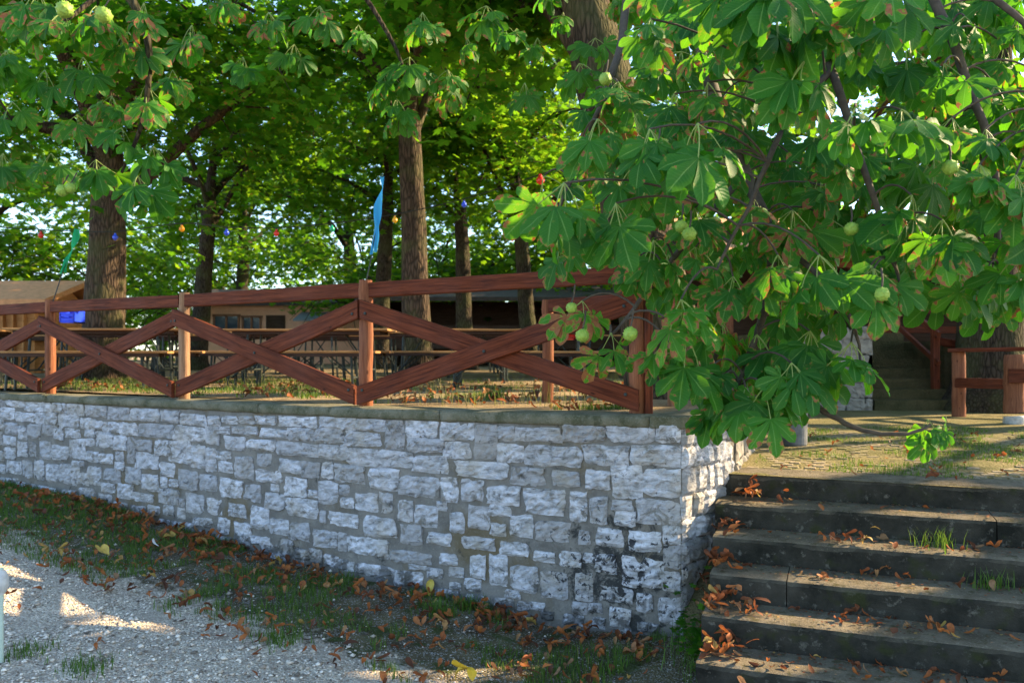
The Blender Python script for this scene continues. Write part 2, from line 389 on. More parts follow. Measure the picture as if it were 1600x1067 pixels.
def wall_pt(s, off=0.):
    """s metres from the corner along the front face (negative: round the corner), off metres proud of it"""
    if s < 0:
        p = CORNER + SIDE_T * (-s); return p + SIDE_N * off
    x = np.interp(s, WL, WP[:, 0]); y = np.interp(s, WL, WP[:, 1])
    a = np.array([np.interp(s + .15, WL, WP[:, 0]) - np.interp(s - .15, WL, WP[:, 0]), np.interp(s + .15, WL, WP[:, 1]) - np.interp(s - .15, WL, WP[:, 1])])
    a /= np.linalg.norm(a); return np.array([x, y]) + np.array([-a[1], a[0]]) * off
GS = np.array([-9, -.3, 0, .3, .92, 1.3, 2.07, 3, 3.5, 4, 4.74, 6.5, 8.4, 12, 30]); GZ = np.array([-.06, -.06, -.08, -.12, -.13, -.08, 0, .05, .06, .11, .16, .33, .38, .45, .5])
def ground_z(x, y):
    s = (x - 1.18) * -.86 + (y - 5.72) * .51
    return np.interp(s, GS, GZ)
def terrace_z(y): return 1.435 + .012 * (y - 6.)
def landing_z(y): return 1.0 + .02 * (y - 6.1)
ST_T = np.array([math.cos(R(-22)), math.sin(R(-22))]); ST_N = np.array([-math.sin(R(22)), -math.cos(R(22))])   # along the step edge, towards the yard
E0 = np.array([1.63, 6.15]); TREAD, RISE = .33, .17
def step_q(x, y): return (x - E0[0]) * ST_N[0] + (y - E0[1]) * ST_N[1]
def step_surface(x, y):
    q = step_q(x, y)
    if q < 0: return landing_z(y)
    return 1.0 - RISE * (int(q / TREAD) + 1)

# ground: one sheet, fine near the wall, reaching the horizon
xs = np.unique(np.r_[np.linspace(-150, -14, 18), np.arange(-14, 5.01, .08), np.linspace(5, 150, 18)])
ys = np.unique(np.r_[np.linspace(-60, 2.5, 10), np.arange(2.5, 13.01, .08), np.linspace(13, 200, 20)])
GX, GY = np.meshgrid(xs, ys); Zg = ground_z(GX, GY)
nzv = np.array([[nz(x * 1.3, y * 1.3) * .025 + nz(x * 6, y * 6, 3.) * .008 if -14 < x < 5 and 2.5 < y < 13 else 0 for x in xs] for y in ys])
Zg = Zg + nzv
Vg = np.c_[GX.ravel(), GY.ravel(), Zg.ravel()]; nx_, ny_ = len(xs), len(ys)
ii, jj = np.meshgrid(np.arange(nx_ - 1), np.arange(ny_ - 1)); i0 = (jj * nx_ + ii).ravel()
me = np_mesh('ground', Vg, np.c_[i0, i0 + 1, i0 + nx_ + 1, i0 + nx_], smooth=True)
dist = np.full(len(Vg), 9.)
near = (Vg[:, 0] > -15) & (Vg[:, 0] < 6) & (Vg[:, 1] > 2) & (Vg[:, 1] < 15)
vn = Vg[near][:, :2]; dd = np.min(np.linalg.norm(vn[:, None, :] - WP[None, ::6, :], axis=2), axis=1); dist[near] = dd
def verge_amount(x, y, d):
    s = (x - 1.18) * -.86 + (y - 5.72) * .51
    w = np.interp(s, [-1, 0, 1.5, 4, 7, 12], [1.5, 1.35, 1.25, 1.15, 1.25, 1.3])
    return np.clip(1 - (d - w + .35) / .7, 0, 1)
a = me.attributes.new('verge', 'FLOAT', 'POINT'); a.data.foreach_set('value', verge_amount(Vg[:, 0], Vg[:, 1], dist).astype(np.float32))
tag(link('ground', me, M['ground']), kind='structure')

def flat(name, poly, zf, m, kind='structure'):
    bm = bmesh.new(); f = bm.faces.new([bm.verts.new((x, y, zf(y))) for x, y in poly]); bmesh.ops.triangulate(bm, faces=[f])
    me = bpy.data.meshes.new(name); bm.to_mesh(me); bm.free(); o = link(name, me, m); tag(o, kind=kind); return o
front_in = [tuple(wall_pt(s, -.40)) for s in np.arange(14.5, .3, -.3)]
RW = [(1.62, 6.55), (2.62, 8.9), (3.85, 12.1)]      # back of the landing's side wall
flat('terrace', front_in + [RW[0], RW[1], RW[2], (3.85, 12.6), (3.85, 90), (-60, 90), (-60, 22)], terrace_z, M['terrace'])
flat('landing', [tuple(E0 + ST_T * -.1), tuple(E0 + ST_T * 9.), (14, 9), (14, 12.2), (3.6, 12.2), (2.5, 9.2), (1.62, 6.45)], landing_z, M['landing'])

# upper bank either side of the second flight
mb = MB(); mb.box((4.5, 17.2, 1.0), (1.7, 9.2, 2.5)); mb.box((16.4, 21.2, 1.0), (19.6, 17.4, 2.3)); mb.box((12, 40, 1.0), (30, 20, 2.8))
tag(mb.obj('bank', M['bank']), kind='structure')

# ------------------------------------------------------------------ stone walls
STONES = "8320,8499,1301,1391;7859,8292,1307,1382;7344,7851,1267,1381;7037,7327,1271,1379;6720,7026,1248,1366;6275,6675,1250,1357;5912,6265,1232,1349;5396,5892,1232,1348;5090,5386,1239,1345;8104,8499,1157,1282;7664,8077,1143,1239;7224,7651,1136,1253;6798,7196,1118,1245;6489,6764,1114,1216;6371,6483,1120,1193;6087,6356,1099,1188;5770,6066,1076,1195;5175,5750,1078,1198;8347,8471,1034,1131;8028,8333,984,1108;7842,8020,930,1077;7539,7829,958,1114;7296,7502,1005,1114;7095,7284,967,1110;6776,7049,1003,1092;6511,6687,1022,1101;6181,6489,923,1077;5953,6170,917,1053;5801,5932,783,1039;5532,5801,928,1027;5251,5483,902,1037;4902,5242,840,1050;8388,8471,845,986;8091,8347,839,950;7816,8038,735,894;7651,7765,746,894;7344,7551,737,919;7003,7308,744,891;6675,6968,777,982;6522,6653,925,997;6446,6660,760,860;6191,6425,757,848;6008,6128,795,884;5425,5801,751,897;5994,6149,701,775;8347,8471,653,755;8104,8333,689,807;8320,8444,504,598;7959,8279,522,653;7727,7920,484,676;7477,7676,496,698;7189,7416,483,667;6945,7154,489,691;6798,6922,481,739;6625,6787,494,616;6403,6616,511,693;6056,6318,563,701;5700,5963,578,731;5156,5386,693,818;5425,5690,526,681;6149,6382,448,536;5831,6097,405,551;5513,5821,403,480;5099,5405,416,557;6212,6435,322,415;6511,6798,333,458;7236,7576,323,410;7626,8011,359,418;6843,7119,331,406;5943,6149,271,350;5641,5861,263,345;5405,5581,286,370;4678,5058,1225,1318;4463,4642,1224,1315;4218,4427,1262,1318;3974,4184,1273,1327;3690,3957,1279,1341;3345,3643,1272,1347;3178,3338,1275,1353;2926,3128,1275,1366;2740,2919,1273,1363;4687,5163,1067,1201;4480,4678,1057,1210;4331,4454,1162,1220;4116,4287,1167,1227;3932,4099,1170,1236;3542,3891,1162,1229;3214,3519,1153,1251;2859,3185,1150,1261;4687,4890,814,1025;4525,4660,792,1003;4313,4498,920,984;4099,4392,1022,1133;3682,4074,1041,1127;3149,3667,1020,1122;2812,3142,1016,1129;4278,4480,804,894;3990,4244,758,960;3746,3924,898,997;3368,3627,862,968;3142,3360,841,964;2988,3106,848,975;4797,5087,589,765;4516,4760,602,742;4150,4463,572,731;3891,4090,564,704;3612,3940,756,854;3301,3565,661,812;3163,3264,670,720;2926,3142,633,813;4715,4983,370,543;4436,4633,388,533;4099,4331,400,505;3581,3818,519,657;3156,3542,491,634;2753,2886,614,691;3071,3128,467,555;4588,4853,249,325;4331,4480,205,357;4023,4244,146,337;3778,4015,323,511;3527,3754,304,428;3264,3496,281,424;2715,3022,459,556;2940,3199,257,388;2832,2919,252,386;4552,4678,105,191;4304,4525,140,182;3770,3883,103,245;3635,3746,78,196;3458,3627,116,254;3264,3443,115,197;3113,3250,94,215;2926,3064,98,186;2753,2913,89,164;5049,5201,128,246;4871,5030,137,252;2427,2719,1275,1356;2245,2409,1127,1351;1934,2222,1241,1362;1613,1891,1229,1358;1419,1603,1089,1343;1273,1404,1243,1340;2469,2850,1145,1250;1885,2205,1120,1223;1639,1869,1088,1207;1203,1409,1081,1207;2165,2804,984,1112;1838,2148,965,1086;1333,1764,949,1057;2630,2958,833,971;2297,2580,798,959;1923,2285,765,914;1753,1896,749,926;1536,1711,763,918;1228,1490,756,884;2500,2725,611,745;2356,2469,614,764;2160,2285,562,714;1934,2132,532,692;1853,1928,672,734;1701,1811,504,653;1485,1649,553,720;1303,1475,665,737;2320,2630,408,562;2076,2268,379,525;1816,2015,398,479;1434,1701,393,477;1163,1383,369,462;2512,2804,246,375;2397,2500,227,370;1999,2373,227,308;1753,1902,249,322;1521,1634,169,337;1333,1470,133,361;2350,2713,78,161;2065,2332,34,150;2032,2188,183,208;1891,2015,131,197;1732,1816,63,103;1223,1343,46,99;1144,1238,-35,19;897,1267,1247,1339;556,876,1256,1372;200,525,1270,1392;1,171,1279,1408;737,1171,1068,1208;383,716,1097,1227;1,348,1111,1243;1027,1301,916,1037;753,951,924,1025;520,690,918,1049;284,494,874,1094;1,269,898,1086;859,1177,709,879;695,817,668,881;540,659,671,852;348,494,774,839;333,469,668,762;1,313,702,861;1121,1290,521,675;827,1088,511,645;423,607,513,628;147,363,499,629;1,118,571,687;946,1099,349,414;737,897,335,433;474,617,318,444;132,423,240,439;1,113,400,554;1077,1290,105,287;849,1044,81,266;649,774,96,284;353,576,115,212;1,127,238,361;210,308,66,187;1,151,10,186;669,743,507,597;1027,1143,-15,30;244,304,-68,-16;556,638,-90,-19;956,1044,-82,-30;722,870,-93,-28;8689,8942,425,536;8759,8951,672,793;8843,9097,965,1086;8508,8716,729,849;8178,8427,349,446;1488,1664,-71,29;8625,8800,1210,1319;8557,8784,1060,1151;5173,5337,304,398;8461,8628,494,599;1738,1947,-53,40;8768,9028,557,651;8495,8737,895,1006;8785,8986,811,927;366,508,-58,65;8864,9047,1175,1281;5281,5379,578,675;5002,5103,295,387;8522,8659,356,441;1708,1824,160,225;8033,8134,390,452;1347,1460,513,594;8626,8734,623,710;5246,5394,183,246;1558,1682,65,148;3324,3430,34,99;8493,8597,616,702;5112,5246,599,661;696,792,-4,71;3904,3997,177,239;1284,1428,-62,28;2441,2504,10,60;2803,2899,721,794;3509,3601,41,92;367,437,-128,-76;639,710,379,437;4730,4797,130,208;580,672,19,77;3645,3743,684,734;6712,6774,693,744;160,224,-70,-17;5004,5081,404,482"
def stone_mesh(s0, s1, z0, z1, seed, frame, proud=.017):
    """rough-hewn block: bumpy face with irregular outline, sides sunk into the mortar"""
    s0 -= .009; s1 += .009; z0 -= .008; z1 += .008
    w, h = s1 - s0, z1 - z0; cs, cz = (s0 + s1) / 2, (z0 + z1) / 2
    nx = int(min(10, max(5, w / .032))); ny = int(min(7, max(5, h / .028))); V = []; F = []
    rnd = random.Random(seed); sk = [rnd.uniform(-.10, .10) for _ in range(4)]
    tilt = (rnd.uniform(-.010, .010), rnd.uniform(-.008, .008)); pr = proud * rnd.uniform(.5, 1.5); rough = rnd.uniform(.010, .022)
    for j in range(ny + 1):
        for i in range(nx + 1):
            a = -1 + 2 * i / nx; b = -1 + 2 * j / ny
            e = max(abs(a), abs(b)); k = 1 - .05 * (a * b) ** 4
            aa = a * k * (1 + sk[0] * b * .6) + sk[1] * b * .25; bb = b * k * (1 + sk[2] * a * .8) + sk[3] * a * .22
            aa += (.16 * nz(a * 1.6 + seed, b * 1.6, 1.) + .10 * nz(a * 4.5, b * 4.5 + seed, 3.)) * e; bb += (.18 * nz(a * 1.6, b * 1.6 + seed, 2.) + .12 * nz(a * 4.5 + seed, b * 4.5, 5.)) * e
            aa = max(-1.06, min(1.06, aa)); bb = max(-1.06, min(1.06, bb))
            d = pr * (1 - .8 * e ** 9) + tilt[0] * a + tilt[1] * b + rough * nz(a * w * 16 + seed * 1.3, b * h * 16, 4.) + rough * .6 * nz(a * w * 40 + seed, b * h * 40, 7.)
            V.append((cs + aa * w / 2, cz + bb * h / 2, max(d, .004)))
    n0 = len(V)
    ring = [i for i in range(nx + 1)] + [j * (nx + 1) + nx for j in range(1, ny + 1)] + [ny * (nx + 1) + i for i in range(nx - 1, -1, -1)] + [j * (nx + 1) for j in range(ny - 1, 0, -1)]
    for r_ in ring:
        s, z, d = V[r_]; V.append((cs + (s - cs) * 1.02, cz + (z - cz) * 1.02, -.03))
    for j in range(ny):
        for i in range(nx):
            q = j * (nx + 1) + i
            F.append((q, q + 1, q + nx + 2, q + nx + 1))
    m = len(ring)
    for k in range(m): F.append((ring[(k + 1) % m], ring[k], n0 + k, n0 + (k + 1) % m))
    W = []
    for s, z, d in V:
        p = frame(s, d); W.append((p[0], p[1], z))
    # s runs to the left on the front face, so flip the winding there
    me = py_mesh('stone', W, [tuple(reversed(f)) for f in F]); return me

wall = thing('stone_wall', 'whitish limestone rubble retaining wall under the red wooden fence, with mossy coping', 'stone wall', (float(CORNER[0]), float(CORNER[1]), -.1))
TOPZ = 1.455
def core(samples, z0f, z1, off, name, parent):
    V = []; F = []; zs = np.arange(0, 1.001, 1 / 26.)
    for s in samples:
        for t in zs:
            z = z0f(s) * (1 - t) + z1 * t; d = off + .010 * nz(s * 5, z * 5) + .006 * nz(s * 19, z * 19, 2.)
            p = wall_pt(s, d); V.append((p[0], p[1], z))
    k = len(zs)
    for i in range(len(samples) - 1):
        for j in range(k - 1): F.append((i * k + j, i * k + j + 1, (i + 1) * k + j + 1, (i + 1) * k + j))
    # back and top closing strips
    b0 = len(V)
    for s in samples:
        p = wall_pt(s, -.42) if s > .3 else (CORNER + (TURN - CORNER) * .5 + np.array([-.45, .35]) * (1 if s >= 0 else .9))
        V.append((p[0], p[1], z1)); V.append((p[0], p[1], -.5))
    for i in range(len(samples) - 1):
        F.append((i * k + k - 1, b0 + 2 * i, b0 + 2 * i + 2, (i + 1) * k + k - 1))
        F.append((b0 + 2 * i, b0 + 2 * i + 1, b0 + 2 * i + 3, b0 + 2 * i + 2))
    return link(name, py_mesh(name, V, F, True), M['mortar'], parent)
core(np.r_[-SIDE_L, np.arange(-SIDE_L + .05, 0, .06), 0, np.arange(.05, 14.2, .06)], lambda s: -.4, TOPZ - .06, 0., 'mortar', wall)
k = 0
for rec in STONES.split(';'):
    s0, s1, z0, z1 = [float(q) / 1000 for q in rec.split(',')]
    k += 1
    link('stone', stone_mesh(s0, s1, z0, z1, k, lambda s, d: wall_pt(max(s, .0005), d)), M['stone'], wall)
# the short return face beside the steps: courses of narrow blocks, keyed to the corner blocks
rz = random.Random(11); zc = 1.375
for hgt in (.135, .15, .19, .17, .15, .17, .14, .19, .15):
    s = -.005
    for wdt in [rz.uniform(.10, .20) for _ in range(9)]:
        if s - wdt < -SIDE_L + .01: wdt = SIDE_L + s - .005
        if wdt > .05:
            k += 1; g = .010
            link('stone', stone_mesh(s - wdt + g, s - .003, zc - hgt + g, zc - g * .5, k, lambda q, d: wall_pt(min(q, -.0005), d), .03), M['stone'], wall)
        s -= wdt
        if s < -SIDE_L + .03: break
    zc -= hgt
# coping: cast lengths with open joints
def coping(sa, sb, parent, seed):
    V = []; F = []; ss = np.linspace(sa + .004, sb - .004, max(3, int((sb - sa) / .07)))
    prof = [(-.44, -.085), (.012, -.085), (.026, -.065), (.028, -.025), (.012, -.003), (-.03, .004), (-.16, .006), (-.30, .004), (-.44, -.002)]
    for s in ss:
        for j, (d, z) in enumerate(prof):
            dd = d + .007 * nz(s * 6 + seed, j * .9) + .004 * nz(s * 22, j * 2.); p = wall_pt(s, dd) if s >= .32 or d > -.1 else wall_pt(max(s, .0), dd)
            V.append((p[0], p[1], TOPZ + z + .006 * nz(s * 5, j * 1.1, seed)))
    k = len(prof)
    for i in range(len(ss) - 1):
        for j in range(k): F.append((i * k + j, i * k + (j + 1) % k, (i + 1) * k + (j + 1) % k, (i + 1) * k + j))
    F.append(tuple(reversed(range(k)))); F.append(tuple((len(ss) - 1) * k + j for j in range(k)))
    return link('coping', py_mesh('coping', V, F, True), M['cap'], parent)
for i, (sa, sb) in enumerate(((.22, 1.9), (1.9, 3.9), (3.9, 5.6), (5.6, 7.4), (7.4, 9.3), (9.3, 11.5), (11.5, 14.0))): coping(sa, sb, wall, i)
# corner slab of the coping
mb = MB(); poly = [wall_pt(.22, .026), CORNER + np.array([.0, -.028]), CORNER + np.array([.035, -.012]), TURN + SIDE_N * .028, TURN + np.array([-.15, .5]), wall_pt(.22, -.46)]
V = [(p[0], p[1], TOPZ - .085) for p in poly] + [(p[0], p[1], TOPZ + .004) for p in poly]; n = len(poly)
mb.add(V, [tuple(reversed(range(n))), tuple(range(n, 2 * n))] + [(i, (i + 1) % n, n + (i + 1) % n, n + i) for i in range(n)])
me = mb.mesh('coping'); bm = bmesh.new(); bm.from_mesh(me); bmesh.ops.bevel(bm, geom=list(bm.edges), offset=.012, segments=2, affect='EDGES', profile=.5); bm.to_mesh(me); bm.free()
link('coping', me, M['cap'], wall)

def straight_wall(name, label, pts, z0, z1, seed, hh=(.13, .2), ww=(.16, .34), thick=.42):
    """a further stone wall: mortar core and its blocks, facing right of the direction of travel"""
    o = thing(name, label, 'stone wall', (pts[0][0], pts[0][1], z0)); rr = random.Random(seed); mb = MB(); k = seed * 100
    for a_, b_ in zip(pts[:-1], pts[1:]):
        a2 = np.array(a_); b2 = np.array(b_); L = np.linalg.norm(b2 - a2); t = (b2 - a2) / L; n = np.array([t[1], -t[0]]); c = (a2 + b2) / 2 - n * thick / 2
        Mx = np.array([[t[0], -n[0], 0], [t[1], -n[1], 0], [0, 0, 1.]]); mb.box((c[0], c[1], (z0 - .3 + z1) / 2), (L, thick, z1 - z0 + .3), Mx)
        z = z1 - .02
        while z > z0:
            h = rr.uniform(*hh); s = .01
            while s < L - .06:
                w = min(rr.uniform(*ww), L - s - .005); k += 1
                link('stone', stone_mesh(s + .01, s + w - .008, z - h + .012, z - .006, k, lambda q, d, a2=a2, t=t, n=n: a2 + t * q + n * d), M['stone_far'], o); s += w
            z -= h
    mb.obj('mortar', M['mortar'], o); return o
straight_wall('stone_wall', 'low stone wall edging the landing, half hidden behind the hanging leaves', [(1.72, 6.30), (2.72, 8.8), (3.95, 12.0)], .95, 1.42, 3)
straight_wall('stone_wall', 'pale block wall beside the dark second flight of steps', [(3.95, 12.0), (5.28, 12.0), (5.28, 14.4)], 1.05, 2.36, 4, (.17, .24), (.22, .36))

# ------------------------------------------------------------------ steps
def step_mesh(x0, x1, q0, ztop, depth, h, seed):
    """one block of a step in step coordinates (x along the edge, q towards the yard)"""
    n = max(4, int((x1 - x0) / .03)); V = []; F = []
    for i in range(n + 1):
        x = x0 + (x1 - x0) * i / n
        c = .016 * abs(nz(x * 7, seed * 3.)) + .014 * abs(nz(x * 19, seed * 2.)) + .03 * max(0, nz(x * 2.3, seed * 5.) - .1)
        prof = [(q0 - depth, ztop - h), (q0 + .004 * nz(x * 9, 1, seed), ztop - h), (q0 + .006 * nz(x * 8, 2, seed), ztop - h * .5), (q0 + .005 * nz(x * 8, 3, seed), ztop - .02 - c),
                (q0 - .008 - c * .6, ztop - .004 - c * .4), (q0 - .03 - c, ztop + .003 * nz(x * 6, 4, seed)), (q0 - .17, ztop + .004 + .004 * nz(x * 6, 5, seed)), (q0 - depth, ztop + .008)]
        for q, z in prof:
            p = E0 + ST_T * x + ST_N * q; V.append((p[0], p[1], z))
    k = 8
    for i in range(n):
        for j in range(k): F.append((i * k + j, (i + 1) * k + j, (i + 1) * k + (j + 1) % k, i * k + (j + 1) % k))
    F.append(tuple(range(k))); F.append(tuple(n * k + j for j in reversed(range(k))))
    return py_mesh('step', V, F)
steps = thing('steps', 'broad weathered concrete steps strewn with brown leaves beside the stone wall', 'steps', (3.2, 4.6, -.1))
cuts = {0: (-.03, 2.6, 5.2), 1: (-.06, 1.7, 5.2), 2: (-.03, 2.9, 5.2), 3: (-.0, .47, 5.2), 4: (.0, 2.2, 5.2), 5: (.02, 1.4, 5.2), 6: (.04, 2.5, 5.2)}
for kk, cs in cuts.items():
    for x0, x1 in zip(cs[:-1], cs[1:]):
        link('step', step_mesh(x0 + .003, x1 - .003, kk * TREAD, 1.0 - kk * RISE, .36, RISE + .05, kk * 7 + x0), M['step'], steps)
# trodden soil filling the wedge between the wall and the ends of the steps
V = [(1.20, 5.70, -.15), (1.62, 6.20, -.15), (1.66, 6.10, -.15), (1.42, 5.28, -.15), (1.28, 5.25, -.15)]; V += [(1.20, 5.72, .10), (1.62, 6.22, .66), (1.66, 6.08, .64), (1.40, 5.30, .16), (1.26, 5.28, .04)]
tag(MB().add(V, [(5, 9, 8, 7, 6), (0, 1, 6, 5), (1, 2, 7, 6), (2, 3, 8, 7), (3, 4, 9, 8), (4, 0, 5, 9)]).obj('soil', M['bank']), kind='structure')
# second flight far back
fl = thing('steps', 'narrow dark flight of steps climbing behind the landing', 'steps', (5.9, 12.0, 1.1))
for kk in range(9):
    mb = MB(); mb.box((6.02, 12.2 + .3 * kk, 1.12 + .15 * kk), (1.42, .44, .30)); mb.obj('step', M['bank'], fl)

# setts of the landing: too worn to pick apart one by one
rr = np.random.default_rng(5); V = []; F = []; o_ = 0
mb = MB()
for ix in range(64):
    for iq in range(34):
        x = .02 + ix * .118 + (iq % 2) * .055; q = -.40 - iq * .112; p = E0 + ST_T * x + ST_N * q
        if p[0] < np.interp(p[1], [6.3, 8.8, 12], [1.80, 2.80, 4.0]) or p[1] < 3.4 or nz(p[0] * 2, p[1] * 2, 4.) < -.12 or rr.random() < .12: continue
        p = p + rr.normal(0, .006, 2)
        hx, hq = .050 + rr.uniform(-.006, .004), .047 + rr.uniform(-.006, .004); z = landing_z(p[1]) + .005 + rr.uniform(-.005, .005)
        vs = []
        for (sx, sq, dz, kx) in ((-1,-1,-.02,1),(1,-1,-.02,1),(1,1,-.02,1),(-1,1,-.02,1),(-1,-1,0,.8),(1,-1,0,.8),(1,1,0,.8),(-1,1,0,.8)):
            g = p + ST_T * hx * sx * kx + ST_N * hq * sq * kx; vs.append((g[0], g[1], z + dz))
        mb.add(vs, [(4,7,6,5),(0,4,5,1),(1,5,6,2),(2,6,7,3),(3,7,4,0)])
tag(mb.obj('paving', M['sett']), 'small worn paving setts with grass in the joints on the landing', 'paving', kind='stuff')

# ------------------------------------------------------------------ red fence on the wall
FP = [np.array(p) for p in ((.93, 6.08), (-1.25, 7.02), (-3.34, 8.35), (-5.42, 9.62), (-7.55, 10.93))]
FBZ = [1.458] * 5; FTZ = [2.575, 2.535, 2.54, 2.56, 2.56]
fence = thing('fence', 'red-brown stained wooden fence with crossed boards along the top of the stone wall', 'fence', (FP[1][0], FP[1][1], 1.455))
def log_post(p, z0, z1, r, m, parent, seed, name='post'):
    n = 12; P = [(0, 0, (z1 - z0) * i / n) for i in range(n + 1)]
    P = [(.012 * nz(i * .4, seed), .012 * nz(i * .4, seed, 4.), q[2]) for i, q in enumerate(P)]
    rad = [r * (1 + .07 * nz(i * .9, seed * 1.7)) for i in range(n)] + [r * .93]
    V, F = tube(P, rad, 14, jit=.05, seed=seed)
    V = [(v[2], v[0], v[1]) for v in V]
    o = bpy.data.objects.new(name, py_mesh(name, V, F, True)); COL.objects.link(o); o.data.materials.append(m)
    try: o.data.set_sharp_from_angle(angle=R(50))
    except Exception: pass
    o.parent = parent; o.matrix_parent_inverse = Matrix.Translation(parent.location).inverted()
    o.matrix_basis = Matrix(((0, 1, 0, p[0]), (0, 0, 1, p[1]), (1, 0, 0, z0), (0, 0, 0, 1)))
    return o
for i, p in enumerate(FP):
    log_post(p, FBZ[i] - .05, FTZ[i], (.062, .060, .056, .058, .06)[i], M['post_pale'] if i == 2 else M['post'], fence, i * 3 + 1)
for i in range(4):
    a, b = FP[i], FP[i + 1]; t = (b - a) / np.linalg.norm(b - a); n = np.array([-t[1], t[0]])
    za, zb = FTZ[i] - .085, FTZ[i + 1] - .085
    board('rail', (*(a + t * (.05 if i else -.07) + n * .0), za), (*(b - t * .05), zb), .125, .075, M['fence'], fence, seed=20 + i)
    o1, o2 = .085, .128
    lo, hi = 1.555, 2.285
    front_is_up = (i == 0)        # which of the two boards of the bay lies in front
    A = a + t * -.005 if i else a - t * .0; Bq = b + t * .005
    for rising in (True, False):
        off = o2 if rising == front_is_up else o1
        n3 = n * off
        # rising: low at b (left), high at a (right)
        za_, zb_ = (hi, lo) if rising else (lo, hi)
        e = .03
        board('brace', (*(a + n3 + t * (.004 if i else -.03)), za_), (*(b + n3 - t * .004), zb_), .155, .042, M['fence'], fence, seed=40 + i * 2 + rising, plumb=True)
def bolt(p, n):
    p = np.array(p, float); n3 = np.array([n[0], n[1], 0.])
    MB().tube([p - n3 * .004, p + n3 * .007, p + n3 * .010], [.013, .013, .008], 10).obj('bolt', M['metal_dark'], fence)
for i in range(4):
    a, b = FP[i], FP[i + 1]; t = (b - a) / np.linalg.norm(b - a); n = np.array([-t[1], t[0]]); L = np.linalg.norm(b - a)
    for q, z, off in ((.06, 2.245, .152), (.06, 1.60, .152 if i else .11), (L - .06, 1.60, .152), (L - .06, 2.245, .152), (L / 2, 1.92, .152)):
        up_front = (i == 0); rising = (z > 2) == (q < L / 2); o_ = .128 if (rising == up_front or q == L / 2) else .085
        bolt((*(a + t * q + n * (o_ + .021)), z), n)
# squared block on the end post and short end rail towards the gate
board('post', (FP[0][0] + .075, FP[0][1] - .03, 1.44), (FP[0][0] + .075, FP[0][1] - .03, 2.42), .075, .06, M['fence'], fence, up=(0, 1, 0), seed=71)
# side fence closing the terrace corner
side = thing('fence', 'short side fence of log posts and one rail standing behind the crossed fence', 'fence', (.34, 7.75, 1.44))
log_post((.34, 7.75), 1.40, 2.42, .055, M['post'], side, 31)
log_post((1.12, 6.85), 1.40, 2.40, .052, M['post_pale'], side, 37)
log_post((1.42, 7.2), 1.40, 2.40, .052, M['post_pale'], side, 39)
board('rail', (.36, 7.70, 2.36), (1.10, 6.80, 2.36), .12, .05, M['fence'], side, seed=81)
board('rail', (1.14, 6.86, 2.33), (1.41, 7.18, 2.33), .12, .05, M['fence'], side, seed=82)

# ribbons on thin rods tied to the posts
def ribbon(u0, v0, u1, v1, d, col, name, label, seed, rod, w=.055):
    o = thing(name, label, 'ribbon', tuple(at(u1, v1, d)))
    mm = NT('ribbon_' + name); bs = mm.bsdf(col, .55); tr = mm.n('ShaderNodeBsdfTranslucent'); mm.set(tr.inputs[0], col); mx = mm.n('ShaderNodeMixShader'); mx.inputs[0].default_value = .45
    mm.t.links.new(bs, mx.inputs[1]); mm.t.links.new(tr.outputs[0], mx.inputs[2]); mt = mm.done(mx.outputs[0])
    for j, (k0, k1, wid) in enumerate(((0, 1, w), (.55, .97, w * .7))):
        V = []; F = []; n = 22
        for i in range(n + 1):
            t = k0 + (k1 - k0) * i / n; p = at(u0 + (u1 - u0) * t, v0 + (v1 - v0) * t, d) + np.array([.02 * nz(t * 4, seed + j), .04 * math.sin(t * 5 + j), 0])
            th = t * 5 + seed + j * 1.4; ww = wid * (.35 + .65 * abs(math.sin(t * 3.1 + .5 + j))) * (1 - .35 * t)
            dv = np.array([math.cos(th), math.sin(th), .25]) * ww / 2
            V += [p - dv + np.array([.03 * j, .01 * j, 0]), p + dv * .1 + np.array([.03 * j, .03, 0]), p + dv + np.array([.03 * j, .01 * j, 0])]
        for i in range(n): F += [(i * 3, i * 3 + 1, i * 3 + 4, i * 3 + 3), (i * 3 + 1, i * 3 + 2, i * 3 + 5, i * 3 + 4)]
        link('streamer', py_mesh('streamer', V, F, True), mt, o)
    MB().tube([rod, at(u1, v1, d), at(u1 * .6 + u0 * .4, v1 * .6 + v0 * .4, d) + np.array([0, .03, 0])], .006, 6).obj('rod', M['metal_dark'], o)
ribbon(597, 276, 581, 398, 7.0, (.06, .42, .75), 'blue_ribbon', 'light blue ribbon fluttering on a thin rod above the fence', 1, np.array([FP[1][0] - .04, FP[1][1] - .03, 2.3]), .085)
ribbon(120, 358, 97, 428, 9.6, (.02, .42, .17), 'green_ribbon', 'green ribbon hanging on a thin rod above the fence', 3, np.array([FP[3][0] - .02, FP[3][1] - .05, 2.3]), .09)

# ------------------------------------------------------------------ trees
def leaf_template(n=5, fold=.10, droop=.22):
    """simple palmate leaf, one kite per leaflet; hub at the origin, middle leaflet along +y"""
    V = []; F = []; UV = []
    ang = {5: (-82, -42, 0, 42, 82), 7: (-118, -76, -38, 0, 38, 76, 118)}[n]; ln = {5: (.6, .88, 1, .88, .6), 7: (.45, .7, .92, 1, .92, .7, .45)}[n]
    for a, l in zip(ang, ln):
        c, s_ = math.cos(R(a)), math.sin(R(a)); d = np.array([s_, c]); q = np.array([c, -s_]); o = len(V)
        for (t, w, z) in ((.02, 0, 0), (.62, -.23, -fold * .2), (1., 0, 0), (.62, .23, -fold * .2)):
            p = d * t * l + q * w * l; V.append((p[0], p[1], z - droop * (t * l) ** 2 + (.06 if w == 0 and t > .1 else 0))); UV.append((.5 + w * 2, t))
        F.append((o, o + 1, o + 2, o + 3))
    return np.array(V), np.array(F), np.array(UV)
LT5 = leaf_template(5); LT7 = leaf_template(7)

